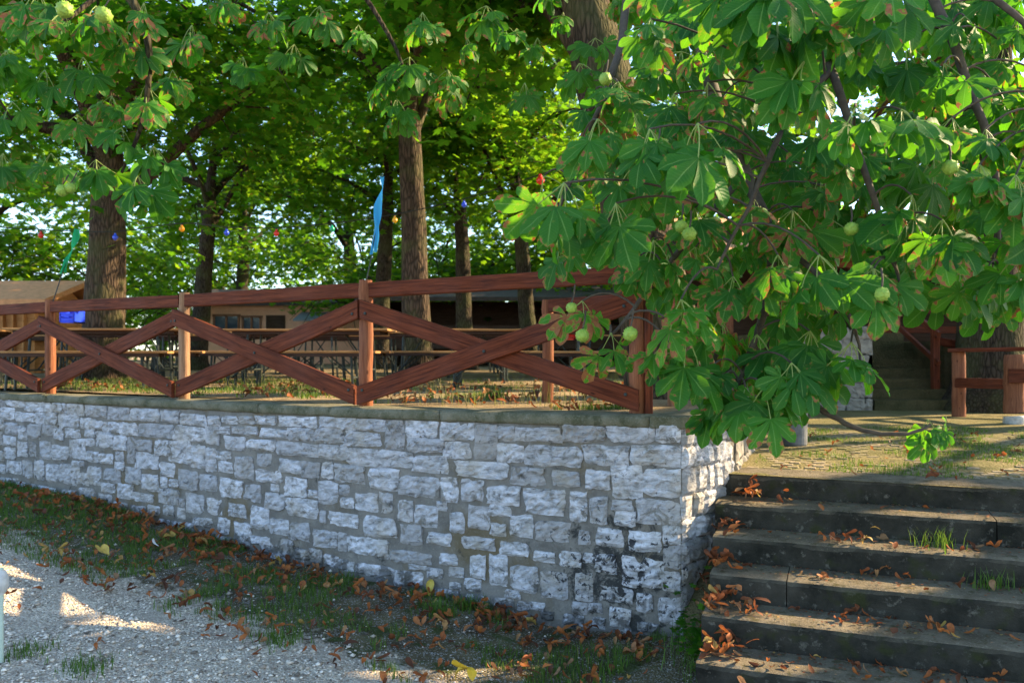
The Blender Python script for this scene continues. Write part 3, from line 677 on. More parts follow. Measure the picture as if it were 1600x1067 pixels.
def leaf_cloud(P, Y, Z, sc, tmpl, rng):
    V, F, UV = tmpl; N = len(P); k = len(V)
    Y = Y / np.linalg.norm(Y, axis=1)[:, None]; X = np.cross(Y, Z); X /= np.linalg.norm(X, axis=1)[:, None]; Zz = np.cross(X, Y)
    W = P[:, None, :] + sc[:, None, None] * (V[None, :, 0:1] * X[:, None, :] + V[None, :, 1:2] * Y[:, None, :] + V[None, :, 2:3] * Zz[:, None, :])
    Fs = (F[None] + (np.arange(N) * k)[:, None, None]).reshape(-1, F.shape[1])
    return W.reshape(-1, 3), Fs, np.tile(UV, (N, 1)), np.repeat(rng.random(N), k)

# shafts of sun that reach the ground between the crowns: (point, radius)
BEAMS = [((1.38, 5.92, 1.25), .16), ((1.50, 6.05, .95), .13), ((1.32, 5.86, .72), .08), ((2.35, 6.55, 1.0), .30), ((2.7, 7.3, 1.02), .30), ((3.3, 8.6, 1.05), .35), ((4.3, 10.6, 1.1), .4), ((5.6, 11.4, 1.1), .35), ((3.1, 6.9, 1.0), .22),
         ((1.78, 5.05, .5), .13), ((2.1, 4.95, .5), .10), ((1.35, 4.6, .2), .12), ((-3.95, 6.35, .3), .30), ((-4.6, 6.4, .3), .35), ((-3.2, 6.0, .2), .14), ((-5.2, 6.9, .3), .4), ((-2.6, 5.6, .1), .05), ((-.2, 7.4, 1.45), .3), ((-.9, 8.3, 1.45), .35), ((.3, 8.6, 1.47), .3), ((-2.4, 8.6, 1.46), .3),
         ((-7.1, 10.4, 1.45), .3), ((-6.9, 14, 2.8), .5), ((-1.5, 13.8, 3.2), .35), ((-3.3, 8.35, 2.1), .25), ((-5.4, 9.6, 1.8), .2), ((-4, 12, 2.2), .4), ((-2.2, 12.5, 2.2), .4), ((-6, 13, 2.2), .5), ((0.9, 8.5, 5.6), .5), ((.1, 11, 1.5), .4),
         ((-1.9, 7.6, 1.46), .25), ((1.0, 6.9, 1.7), .12), ((1.45, 7.2, 1.9), .14), ((-.9, 6.9, 1.46), .15), ((-10.5, 17.2, 2.6), .7), (tuple(at(1350, 230, 3.9)), .30), (tuple(at(1100, 70, 4.3)), .22), (tuple(at(1240, 40, 4.2)), .25), (tuple(at(1450, 300, 3.8)), .2), (tuple(at(960, 180, 4.8)), .18), (tuple(at(1465, 665, 3.8)), .16), (tuple(at(1560, 120, 3.8)), .25), (tuple(at(900, 10, 8.0)), .4), (tuple(at(200, 300, 6.1)), .3), (tuple(at(300, 480, 8.3)), .1),
         ((-.7, 8.6, 1.45), .5), ((-2.6, 9.6, 1.47), .5), ((.15, 7.35, 1.45), .35), ((-1.7, 10.2, 1.48), .45), ((-4.2, 10.4, 1.48), .4), ((.5, 9.6, 1.47), .35)]
_rb = random.Random(5)
for _ in range(46):      # scattered flecks over the terrace and tables
    y_ = _rb.uniform(6.8, 17); BEAMS.append((((_rb.uniform(0, 1000) - 800) / FOC * y_, y_, _rb.choice((1.45, 1.45, 2.2))), _rb.uniform(.05, .28)))
for _ in range(12): BEAMS.append(((_rb.uniform(2, 6), _rb.uniform(5.6, 11), 1.02), _rb.uniform(.03, .15)))
def in_beam(P):
    k = np.zeros(len(P), bool)
    for T, r in BEAMS:
        d = P - np.array(T); al = d @ S; pp = np.linalg.norm(d - al[:, None] * S, axis=1)
        k |= (al > .3) & (pp < r + .20)
    return k

def make_tree(name, label, base, lean, zf, R0, zc, Rc, Rz, nleaf, seed, m_leafm, bark, r_leaf=.15, limbs=10, prune=False, sides=20, zlow=None, keep=None, group=None, clump=.40):
    """trunk with flare, forking limbs, sub-branches and a crown of palmate leaves set in clumps round the branch ends.
    base: foot; lean: xy shift of the trunk at height zf above the foot; zc, Rc, Rz: crown centre height and radii (above the foot)"""
    rng = np.random.default_rng(seed); rd = random.Random(seed)
    o = thing(name, label, 'tree', tuple(base), group); base = np.array(base, float)
    n = 26; ztop = zc + Rz * .3; P = []; rad = []
    for i in range(n + 1):
        t = i / n; z = -.3 + (ztop + .3) * t; k = max(z, 0) / zf
        P.append(base + np.array([lean[0] * k + .05 * nz(z * .5, seed), lean[1] * k + .05 * nz(z * .5, seed, 9.), z]))
        rad.append(R0 * ((1 - .30 * min(1, z / zf)) if z < zf else .70 * max(.12, 1 - (z - zf) / (ztop - zf) * .9)) * (1 + .5 * math.exp(-max(z, 0) / .22)))
    V, F = tube(P, rad, sides, jit=.10, seed=seed, frac=.7)
    link('trunk', py_mesh('trunk', V, F, True), bark, o)
    mb = MB(); tips = []
    P = np.array(P); zs = P[:, 2] - base[2]
    for li in range(limbs):
        t = (li + rd.random()) / limbs; z0 = zf * (.85 + .15 * t) + (ztop - zf) * t * .85
        p0 = np.array([np.interp(z0, zs, P[:, q]) for q in range(3)]); az = li * 2.4 + rd.uniform(-.4, .4)
        el = rd.uniform(-.55, .75) if t < .7 else rd.uniform(.3, 1.2)
        best = None
        for _try in range(12 if prune else 1):
            if _try: az += .37; el = rd.uniform(-.4, .9)
            tip_ = base + np.array([lean[0], lean[1], zc]) + np.array([math.cos(az) * math.cos(el) * Rc, math.sin(az) * math.cos(el) * Rc, math.sin(el) * Rz]) * .9
            ql = np.array([p0 * (1 - q) + tip_ * q + np.array([0, 0, 1.8 * q * (1 - q)]) for q in np.linspace(0, 1, 24)]); nb_ = int(in_beam(ql).sum()) if prune else 0
            if best is None or nb_ < best[0]: best = (nb_, az, el)
        az, el = best[1:]
        out = np.array([math.cos(az) * math.cos(el) * Rc, math.sin(az) * math.cos(el) * Rc, math.sin(el) * Rz]) * rd.uniform(.82, 1.0)
        tip = base + np.array([lean[0], lean[1], zc]) + out
        mid = p0 * .5 + tip * .5 + np.array([0, 0, rd.uniform(.5, 1.3)])
        r0 = R0 * rd.uniform(.22, .36); pts = []
        for i in range(9):
            q = i / 8; pts.append((1 - q) ** 2 * p0 + 2 * q * (1 - q) * mid + q * q * tip + np.array([nz(i * .7, seed, li), nz(i * .7, seed + 5, li), nz(i * .7, li, seed)]) * .18 * math.sin(q * 3.1))
        mb.tube(pts, [r0 * (1 - .85 * i / 8) + .008 for i in range(9)], 7)
        for sb in range(7):
            q = .25 + .75 * (sb + rd.random()) / 7; j = min(7, int(q * 8)); s0 = pts[j] + (pts[j + 1] - pts[j]) * (q * 8 - j)
            dirv = np.array([rd.gauss(0, 1), rd.gauss(0, 1), rd.gauss(-.15, .6)]); dirv /= np.linalg.norm(dirv)
            ln = rd.uniform(.7, 1.7); e = s0 + dirv * ln + np.array([0, 0, -.2 * ln]); mid2 = (s0 + e) / 2 + np.array([0, 0, .15 * ln])
            if not (prune and in_beam(np.array([s0, mid2, e, (s0 + mid2) / 2, (e + mid2) / 2])).any()): mb.tube([s0, mid2, e], [r0 * .28 * (1 - .6 * q) + .008, .014, .006], 5); tips += [e, mid2, s0 * .3 + e * .7]
    mb.obj('limbs', bark, o, True)
    # leaves: round the branch ends, plus a looser shell
    tips = np.array(tips); nt = int(nleaf * .9); idx = rng.integers(0, len(tips), nt); g = rng.normal(0, 1, (nt, 3)) * np.array([clump, clump, clump * .55])
    Pl = tips[idx] + g
    ns = nleaf - nt; dv = rng.normal(0, 1, (ns, 3)); dv /= np.linalg.norm(dv, axis=1)[:, None]; rr_ = rng.uniform(.7, 1.02, ns)[:, None]
    sh = base + np.array([lean[0], lean[1], zc]) + dv * rr_ * np.array([Rc, Rc, Rz]); blob = np.array([nz(*(p * .55)) for p in sh]) > -.02; Pl = np.vstack([Pl, sh[blob]])
    if zlow is not None: Pl = Pl[Pl[:, 2] > zlow + .5 * np.array([nz(p[0] * .8, p[1] * .8, seed) for p in Pl])]
    if prune: Pl = Pl[~in_beam(Pl)]
    if keep is not None: Pl = Pl[keep(Pl)]
    N = len(Pl); az = rng.uniform(0, 2 * math.pi, N); dr = rng.uniform(-.9, .15, N)
    Yv = np.c_[np.cos(az), np.sin(az), dr]; Zv = np.c_[rng.normal(0, .42, N), rng.normal(0, .42, N), np.ones(N)]
    W, Fs, UV, rn = leaf_cloud(Pl, Yv, Zv, rng.uniform(.75, 1.25, N) * r_leaf, LT5, rng)
    cr = link('crown', np_mesh('crown', W, Fs, UV, rn), m_leafm, o); cr['kind'] = 'stuff'
    return o

TZ = terrace_z
TREES = {}
make_tree('chestnut_tree', 'stout grey-trunked tree standing behind the fence below the green ribbon', (-7.0, 14.0, TZ(14)), (.2, -.2), 3.2, .36, 5.2, 4.6, 3.2, 9500, 21, M['leaf_mid'], M['bark_lit'], .155, 11)
make_tree('chestnut_tree', 'tall straight tree rising above the blue ribbon behind the tables', (-1.60, 14.0, TZ(14)), (-.15, 0), 4.4, .26, 6.3, 4.2, 3.0, 9000, 22, M['leaf_mid'], M['bark_lit'], .15, 11, zlow=4.0, prune=True)
tA = make_tree('lime_tree', 'slim dark tree behind the stout trunk near the pink house', (-7.9, 20.5, TZ(20)), (.3, 0), 3.6, .24, 6.0, 4.4, 3.6, 6000, 23, M['leaf_far'], M['bark'], .17, 10)
tB = make_tree('lime_tree', 'slender dark tree directly behind the post with the blue ribbon', (-3.5, 21.5, TZ(21)), (.2, .1), 4.2, .24, 7.0, 4.0, 3.6, 5600, 24, M['leaf_far'], M['bark'], .17, 10)
def tree_copy(src, label, x, y, rz, sc=1., z=None):
    c = src.copy(); COL.objects.link(c); L0 = Vector(src.location)
    c.location = (x, y, TZ(y) if z is None else z); c.rotation_euler = (0, 0, rz); c.scale = (sc, sc, sc); c['label'] = label
    for ch in src.children:
        d = ch.copy(); COL.objects.link(d); d.parent = c; d.matrix_parent_inverse = Matrix.Translation(-L0)
    return c
tree_copy(tB, 'dark trunk right of the tall straight tree with sky between them', -1.15, 20.5, 1.9, .95)
tree_copy(tA, 'slim tree behind the dark shed, left of the hanging chestnut leaves', .45, 19.0, 3.4, .9)
tree_copy(tA, 'far tree at the picture\'s left edge beyond the timber cabin', -15.5, 24.0, 4.4, 1.15)
tree_copy(tB, 'far tree behind the pink house roof', -12.0, 36.0, .7, 1.3)
tree_copy(tA, 'far tree filling the gap between the stout tree and the slender ones', -6.0, 31.0, 2.2, 1.25)
tree_copy(tB, 'far tree behind the dark shed roof', 1.5, 32.0, 5.1, 1.25)
tree_copy(tB, 'far tree behind the dark second flight of steps', 8.5, 29.0, 2.9, 1.3)
# bushes and low trees closing the view behind the tables
sA = make_tree('bush', 'leafy bush behind the cabin roof at the left', (-13.0, 26.0, TZ(26)), (0, 0), .8, .10, 2.4, 2.9, 2.3, 3600, 41, M['leaf_far'], M['bark'], .15, 9, clump=.36)
sB = make_tree('bush', 'broad bush behind the pink house gable', (-5.2, 38.0, TZ(38)), (.1, 0), .9, .10, 2.9, 2.6, 2.5, 3600, 42, M['leaf_far'], M['bark'], .15, 9, clump=.36, zlow=3.4)
for i, (src, lab, x, y, rz, sc) in enumerate(((sA, 'bush seen between the stout trunk and the slim dark tree', -12.6, 38.0, 1.1, 1.5), (sB, 'bush right of the pink house below the bulbs', -4.9, 27.5, 2.0, 1.1), (sA, 'bush behind the blue-ribbon post and dark shed', -2.6, 30.5, 2.7, 1.25),
        (sB, 'bush between the two dark trunks above the shed', .4, 30.0, 4.0, 1.2), (sA, 'bush right of the shed behind the hanging leaves', 3.6, 28.0, 5.0, 1.3), (sB, 'tall bush at the far left edge of the terrace', -18.0, 27.0, .4, 1.4), (sA, 'bush far behind the gap of sky left of the ribbon', -8.0, 42.0, 3.3, 1.6), (sB, 'bush far behind the gap of sky over the shed', -1.0, 42.0, 5.6, 1.7), (sA, 'bush beyond the cabin at the far left', -17.0, 40.0, 5.9, 1.7), (sB, 'dark bush on the upper bank behind the pavilion', 6.5, 24.0, 1.2, 1.3))): tree_copy(src, lab, x, y, rz, sc)
# clipped hedge along the far side of the terrace
hg = thing('hedge', 'long green hedge closing the far side of the terrace', 'hedge', (-6, 39.5, TZ(39.5))); rg_ = np.random.default_rng(9); N = 9000
Ph = np.c_[rg_.uniform(-30, 12, N), 39.5 + rg_.normal(0, .45, N), TZ(39.5) + 2.9 * rg_.random(N) ** .8]; az = rg_.uniform(0, 6.28, N)
W, Fh, Uh, rh = leaf_cloud(Ph, np.c_[np.cos(az), np.sin(az), rg_.uniform(-.6, .6, N)], np.c_[rg_.normal(0, .8, N), rg_.normal(-.5, .6, N), np.ones(N)], rg_.uniform(.16, .28, N), LT5, rg_)
link('foliage', np_mesh('foliage', W, Fh, Uh, rh), M['leaf_far'], hg)['kind'] = 'stuff'
mb = MB(); [mb.tube([(x, 39.5, TZ(39.5) - .1), (x + .2, 39.6, TZ(39.5) + 1.2), (x + .1, 39.4, TZ(39.5) + 2.3)], [.05, .035, .012], 5) for x in np.arange(-29.5, 12, .9)]; mb.obj('stems', M['bark'], hg)['kind'] = 'stuff'
# chestnut whose branches hang into the picture, and its neighbours along the landing (they shade the yard)
hero = make_tree('chestnut_tree', 'big leaning chestnut whose branches with green husks hang over the wall corner', (1.75, 8.7, TZ(8.7)), (-.85, .1), 3.7, .42, 6.0, 4.3, 2.4, 7500, 31, M['leaf_mid'], M['bark_lit'], .17, 12, prune=True, zlow=3.4,
                 keep=lambda P: ~((P[:, 1] < 7.5) & (P[:, 2] < 4.4) & (P[:, 0] < 1)) & ~((P[:, 1] < 8.8) & (P[:, 2] < 5.9) & (P[:, 0] > .15) & (P[:, 0] < 1.35)))
make_tree('chestnut_tree', 'thick furrowed trunk behind the railing right of the dark steps', (7.0, 12.1, 1.12), (.1, 0), 3.4, .47, 6.6, 5.0, 3.4, 9500, 32, M['leaf_mid'], M['bark'], .17, 13, prune=True, zlow=3.7)
make_tree('chestnut_tree', 'chestnut at the right edge whose crown shades the broad steps', (9.6, 6.6, 1.1), (-.2, 0), 3.2, .42, 6.2, 4.8, 3.6, 13000, 33, M['leaf_mid'], M['bark'], .17, 13, prune=True, zlow=3.2)
make_tree('chestnut_tree', 'tall tree beyond the right edge, its crown high over the landing', (16.0, 12.6, 2.1), (-.2, 0), 4.2, .4, 8.0, 5.5, 4.6, 14000, 34, M['leaf_mid'], M['bark'], .19, 13, prune=True)

# ------------------------------------------------------------------ detailed chestnut leaves
def fine_leaf(seed):
    rd = random.Random(seed); n = 7 if rd.random() < .55 else 5
    ang = {5: (-80, -40, 0, 40, 80), 7: (-112, -72, -36, 0, 36, 72, 112)}[n]; ln = {5: (.58, .88, 1, .86, .6), 7: (.42, .70, .93, 1, .92, .68, .44)}[n]
    V = []; F = []; UV = []; droop = rd.uniform(.18, .48); fold = rd.uniform(.05, .20)
    ts = (.015, .14, .32, .5, .66, .79, .90, .965, 1.0); ws = (.012, .050, .105, .160, .202, .205, .155, .075, .004)
    for a, l in zip(ang, ln):
        a += rd.uniform(-6, 6); l *= rd.uniform(.88, 1.1); c, s_ = math.cos(R(a)), math.sin(R(a)); d = np.array([s_, c]); q = np.array([c, -s_]); o = len(V)
        dr = droop * rd.uniform(.6, 1.5); tw = rd.uniform(-.35, .35); curl = rd.uniform(-.05, .10); sd = rd.uniform(-.06, .06)
        for i, (t, w) in enumerate(zip(ts, ws)):
            for sgn in (-1, 0, 1):
                ww = w * l * sgn * (1 + .10 * math.sin(t * 31 + sgn + seed)) ; side = sd * t * t * l
                p = d * t * l * (1 - .10 * dr * t) + q * (ww + side)
                z = -dr * (t ** 2.0) * l * .75 + abs(ww) * fold * 2.2 + tw * ww * t - curl * max(0, t - .7) * 2 * l * (1 if sgn == 0 else .6) + .012 * math.sin(t * 17 + seed + sgn)
                V.append((p[0], p[1], z)); UV.append((.5 + .5 * sgn, t))
        for i in range(len(ts) - 1):
            for k in (0, 1): q0 = o + i * 3 + k; F.append((q0, q0 + 1, q0 + 4, q0 + 3))
    nb = len(V)
    # petiole from the hub back to the twig
    L = rd.uniform(.45, .85); pet = [np.array([0, -L * t, -.02 + .30 * L * t * (1 - t) + .18 * L * t]) for t in (0, .33, .66, 1)]
    Vp, Fp = tube(pet, [.013, .012, .013, .020], 5)
    pu = [(.5, .0)] * len(Vp)
    return np.array(V), F, np.array(UV), Vp, [f for f in Fp if len(f) == 4], pet[-1]
LEAVES = []
for k in range(22):
    V, F, UV, Vp, Fp, end = fine_leaf(100 + k)
    Va = np.vstack([V, np.array(Vp)]); Fa = np.array(F + [tuple(i + len(V) for i in f) for f in Fp]); Ua = np.vstack([UV, np.tile([.5, .0], (len(Vp), 1))])
    me = np_mesh('leaf', Va, Fa, Ua, np.full(len(Va), k * .37 % 1), smooth=True); me.materials.append(M['leaf']); me.materials.append(M['petiole'])
    mi = np.zeros(len(Fa), dtype=np.int32); mi[len(F):] = 1; me.polygons.foreach_set('material_index', mi)
    LEAVES.append((me, end, Va, Fa, Ua, mi))

rdh = random.Random(77)
def frame_for(p, face=(0, -.75, .65), jitter=.35, down=.95):
    y = Vector(p) * .7 + Vector((0, 0, -down)) + Vector([rdh.gauss(0, .25) for _ in range(3)]); y.normalize()
    z = Vector(face) + Vector([rdh.gauss(0, jitter) for _ in range(3)]) + Vector(p) * .35
    x = y.cross(z).normalized(); z = x.cross(y)
    return Matrix((x, y, z)).transposed()
PLACED = []       # (mesh index, 4x4 matrix, apparent size)
def cluster(tip, nl, size, spread=1., face=(0, -.75, .65)):
    tip = Vector(tip); a0 = rdh.uniform(0, 6.28)
    for i in range(nl):
        az = a0 + i * 2 * math.pi / nl + rdh.uniform(-.4, .4)
        p = Vector((math.cos(az), math.sin(az) * .8 - .25, rdh.uniform(-.35, .25))).normalized()
        k = rdh.randrange(len(LEAVES)); sc = size * rdh.uniform(.72, 1.15); Rm = frame_for(p, face)
        hub = tip - (Rm @ (Vector(LEAVES[k][1]) * sc)) * spread
        Mx = Rm.to_4x4() @ Matrix.Scale(sc, 4); Mx.translation = hub
        PLACED.append((k, Mx, sc / max(hub.y, .5)))

# limbs of the hanging boughs (metres, taken along the photograph's boughs)
BOUGHS = [
    [at(985, 30, 8.4), at(1010, -140, 7.2), at(1060, -80, 5.9), at(1110, 130, 4.9), at(1165, 270, 4.5), at(1205, 380, 4.3), at(1196, 480, 4.15), at(1165, 570, 4.0), at(1150, 625, 3.9)],
    [at(1010, -140, 7.2), at(1130, -190, 5.6), at(1240, -60, 4.6), at(1300, 110, 4.1), at(1345, 250, 3.9), at(1390, 380, 3.85), at(1405, 440, 3.8)],
    [at(1010, -140, 7.2), at(985, -40, 6.0), at(965, 90, 5.1), at(915, 220, 4.7), at(880, 310, 4.5), at(860, 345, 4.45)],
    [at(1130, -190, 5.6), at(1330, -220, 4.9), at(1450, -20, 4.2), at(1515, 140, 4.0), at(1555, 270, 3.95), at(1560, 420, 4.05), at(1545, 470, 4.1)],
    [at(1165, 270, 4.5), at(1090, 360, 4.3), at(1030, 430, 4.15), at(985, 490, 4.05), at(950, 530, 4.0)],
    [at(1165, 580, 4.0), at(1240, 610, 3.95), at(1300, 650, 3.9), at(1350, 672, 3.85), at(1420, 678, 3.8), at(1458, 660, 3.8)],
    [at(1300, 110, 4.1), at(1230, 190, 4.0), at(1180, 300, 3.9), at(1120, 420, 3.85)],
    [at(1205, 380, 4.3), at(1280, 430, 4.1), at(1330, 500, 4.0), at(1345, 560, 3.95)],
    [at(1450, -20, 4.2), at(1530, -20, 3.6), at(1610, 60, 3.5), at(1650, 200, 3.5)],
]
def smooth_pts(P, k=5): return catmull(np.array(P), k)
mb = MB(); LIMBPTS = []
for i, B in enumerate(BOUGHS):
    P = smooth_pts(B); n = len(P); r0 = (.055, .030, .032, .030, .015, .014, .015, .012, .018)[i]
    P = np.array([p + .012 * np.array([nz(j * .5, i), nz(j * .5, i, 3.), nz(j * .5, i, 7.)]) for j, p in enumerate(P)])
    mb.tube(P, [r0 * (1 - j / (n - 1)) ** .9 + .0055 for j in range(n)], 7, jit=.06, seed=i); LIMBPTS += [p for p in P if p[1] < 6.2]
mb.obj('boughs', M['twig'], hero, True)
LIMBPTS = np.array(LIMBPTS)

# where the boughs carry leaf whorls: terminal points spread through the hanging mass
poly = np.array([(1020, -60), (1015, 60), (955, 110), (930, 185), (885, 250), (880, 300), (960, 330), (1045, 400), (1055, 480), (1065, 530), (1095, 560), (1125, 605), (1190, 610), (1260, 590), (1310, 550), (1290, 490), (1330, 430), (1400, 440), (1450, 400), (1500, 440), (1640, 440), (1660, -60)], float)
def inside(u, v):
    c = False; n = len(poly); j = n - 1
    for i in range(n):
        xi, yi = poly[i]; xj, yj = poly[j]
        if (yi > v) != (yj > v) and u < (xj - xi) * (v - yi) / (yj - yi) + xi: c = not c
        j = i
    return c
pts = []
tries = 0
while tries < 9000:
    tries += 1; u = rdh.uniform(800, 1660); v = rdh.uniform(-60, 690)
    if not inside(u, v): continue
    if u < 1010 and v > 215 and (int(u * 7 + v * 3) % 10) < 6: continue
    if all((u - a) ** 2 + (v - b) ** 2 > 54 ** 2 for a, b, _ in pts): pts.append((u, v, rdh.uniform(3.25, 4.9) if v < 330 else rdh.uniform(3.5, 4.5)))
# the tips that make its outline
pts += [(925, 150, 4.9), (1045, 535, 3.9), (1115, 570, 3.9), (1165, 605, 3.8), (1115, 625, 4.1), (1330, 535, 3.7), (1260, 570, 3.9), (1365, 420, 3.6), (1230, 600, 4.1), (1540, 430, 3.8), (1500, 425, 4.1), (1585, 400, 3.7), ]
few = [(850, 275, 4.6), (880, 372, 4.3), (955, 520, 3.95), (910, 470, 4.1), (965, 365, 4.3), (1000, 400, 4.2)]
tw = MB()
for u, v, d in pts + few:
    p = at(u, v, d)
    if p[1] > 6.2: continue
    cluster(p, 3 if (u, v, d) in few else rdh.choice((4, 5, 5, 6)), rdh.uniform(.15, .17) if (u, v, d) in few else rdh.uniform(.135, .22))
    q = LIMBPTS[np.argmin(np.linalg.norm(LIMBPTS - p, axis=1) + .5 * np.maximum(0, p[2] - LIMBPTS[:, 2]))]
    if np.linalg.norm(q - p) > .03:
        m_ = (p + q) / 2 + np.array([0, 0, .08 + .10 * np.linalg.norm(p - q)]); cv = [(1 - t) ** 2 * q + 2 * t * (1 - t) * m_ + t * t * p for t in np.linspace(0, 1, 7)]
        tw.tube(cv, [.0065, .006, .0058, .0055, .005, .005, .005], 5)
# second, deeper layer of whorls further up the boughs
for _ in range(330):
    u = rdh.uniform(830, 1680); v = rdh.uniform(-120, 470); d = rdh.uniform(4.6, 7.0)
    if (v < 130 and u < 1030) or not inside(min(u, 1640), max(v, -50)) or (v > 300 and rdh.random() < .55) or (u < 1000 and v > 240): continue
    p = at(u, v, d)
    if in_beam(p[None])[0]: continue
    cluster(p, 5, rdh.uniform(.17, .22))
# leaves on the bough in front of the trunk's fork
for u, v, d in ((880, 20, 7.4), (930, 60, 6.6), (965, -10, 6.9), (905, 100, 6.4), (990, 50, 6.2), (860, -30, 7.2), (840, 60, 7.4), (955, 120, 6.0), (820, 130, 7.0), (790, 40, 7.2)): cluster(at(u, v, d), 5, rdh.uniform(.16, .2))
# the lone pale sprig at the end of the lowest twig
n_before = len(PLACED)
cluster(at(1450, 655, 3.8), 3, .11, face=(.3, -.8, .6)); cluster(at(1478, 650, 3.8), 2, .10)
tw.obj('twigs', M['twig'], hero, True)['kind'] = 'stuff'
# left and middle foreground sprays belong to other boughs of the same tree and its neighbour
left = thing('chestnut_tree', 'chestnut boughs with green husks hanging into the upper left corner', 'tree', (-6.2, 6.0, ground_z(-6.2, 6.0)))
H0 = len(PLACED)
lb = MB(); LB = [[np.array([-6.2, 6.0, .2]), np.array([-6.3, 6.1, 2.6]), np.array([-6.1, 6.0, 4.4]), np.array([-5.6, 5.9, 5.2])],
      [np.array([-6.1, 6.0, 4.4]), at(-120, -260, 6.0), at(60, -120, 6.0), at(180, -30, 5.9), at(230, 60, 5.9), at(225, 180, 6.0), at(190, 270, 6.1)],
      [at(60, -120, 6.0), at(330, -160, 6.3), at(520, -60, 6.6), at(610, 60, 6.8), at(640, 140, 6.8)],
      [at(180, -30, 5.9), at(120, 20, 5.6), at(90, 40, 5.5)], [at(-120, -260, 6.0), at(-60, 40, 6.5), at(20, 190, 6.8)]]
for i, B in enumerate(LB):
    P = smooth_pts(B); n = len(P); r0 = (.17, .06, .04, .02, .03)[i]; lb.tube(P, [r0 * (1 - .9 * j / (n - 1)) + .004 for j in range(n)], 8 if i else 14, jit=.07, seed=i + 50)
lb.obj('trunk', M['bark'], left, True)
for u, v, d in ((100, 20, 5.5), (150, 10, 5.6), (225, 5, 5.6), (30, 20, 5.9), (60, -10, 5.7), (200, 50, 5.9), (10, 80, 6.3), (20, 160, 6.7), (230, 130, 6.0), (190, 200, 6.0), (150, 250, 6.2), (215, 275, 6.1), (240, 230, 6.2), (175, 150, 6.4), (120, 180, 6.6), (70, 110, 6.5), (300, 40, 6.3), (350, -10, 6.2), (420, 20, 6.5), (500, 10, 6.6), (560, 40, 6.6), (640, 90, 6.7), (700, 110, 6.8), (600, 110, 6.9), (660, 20, 6.6), (730, 60, 6.9), (620, 155, 6.8), (760, 10, 6.5), (460, 70, 6.9), (380, 90, 7.0), (270, 110, 6.6), (130, 90, 6.1), (5, 240, 6.9), (80, 240, 6.8)):
    cluster(at(u, v, d), rdh.choice((4, 5, 6)), rdh.uniform(.17, .22))

def emit_leaves(items, root, nobj):
    order = sorted(items, key=lambda q: -q[2])
    for k, Mx, _ in order[:nobj]:
        o = bpy.data.objects.new('leaf', LEAVES[k][0]); COL.objects.link(o); o.parent = root
        o.matrix_parent_inverse = Matrix.Translation(root.location).inverted(); o.matrix_basis = Mx
    rest = order[nobj:]
    if rest:
        Vs, Fs, Us, Rs, Ms = [], [], [], [], []; off = 0
        for k, Mx, _ in rest:
            me, end, V, F, U, mi = LEAVES[k]; A = np.array(Mx)
            Vs.append(V @ A[:3, :3].T + A[:3, 3] - np.array(root.location)); Fs.append(F + off); Us.append(U); Rs.append(np.full(len(V), rdh.random())); Ms.append(mi); off += len(V)
        me = np_mesh('foliage', np.vstack(Vs), np.vstack(Fs), np.vstack(Us), np.concatenate(Rs), smooth=True); me.materials.append(M['leaf']); me.materials.append(M['petiole'])
        me.polygons.foreach_set('material_index', np.concatenate(Ms).astype(np.int32))
        o = bpy.data.objects.new('foliage', me); COL.objects.link(o); o.parent = root; o['kind'] = 'stuff'
    return
def front_first(items):
    out = []
    for k, Mx, s in items:
        p = Mx.translation; u = 800 + FOC * p.x / p.y; v = 563 - FOC * (p.z - EYE) / p.y
        out.append((k, Mx, s if -40 < u < 1640 and -40 < v else s * .1))
    return out
emit_leaves(front_first(PLACED[:H0]), hero, 298)
emit_leaves(front_first(PLACED[H0:]), left, 150)

# prickly green husks
def husk_mesh():
    bm = bmesh.new(); bmesh.ops.create_icosphere(bm, subdivisions=4, radius=1); rd = random.Random(3)
    for v in bm.verts: v.co *= 1 + .03 * nz(*(v.co * 2.5))
    for v in rd.sample(list(bm.verts), 75): v.co *= 1.17
    me = bpy.data.meshes.new('husk'); bm.to_mesh(me); bm.free(); me.polygons.foreach_set('use_smooth', np.ones(len(me.polygons), bool)); return me
M['husk'] = m_plain('green_husk', (.23, .36, .05), .5, .25, 3, 0, .3); HM = husk_mesh(); HM.materials.append(M['husk'])
for u, v, d, r, root in ((985, 522, 3.75, .031, hero), (910, 524, 3.9, .030, hero), (893, 481, 3.9, .024, hero), (876, 378, 4.2, .031, hero), (1485, 262, 3.55, .031, hero), (1533, 274, 3.6, .034, hero), (946, 124, 4.4, .032, hero), (1378, 460, 3.5, .028, hero), (1064, 354, 3.9, .028, hero), (1077, 366, 3.85, .030, hero), (1028, 230, 3.9, .026, hero), (1330, 358, 3.9, .030, hero),
                         (101, 16, 5.3, .050, left), (162, 24, 5.3, .048, left), (97, 298, 6.1, .040, left), (110, 294, 6.1, .036, left)):
    p = at(u, v, d - .12); o = bpy.data.objects.new('husk', HM); COL.objects.link(o); o.parent = root; o.matrix_parent_inverse = Matrix.Translation(root.location).inverted()
    o.location = p; o.scale = (r, r, r); o.rotation_euler = (u, v, d)
    s_ = MB().tube([p + np.array([0, 0, r * .9]), p + np.array([.012, .02, r + .035]), p + np.array([.02, .05, r + .085])], [.004, .0045, .005], 6).obj('stalk', M['twig'], root)

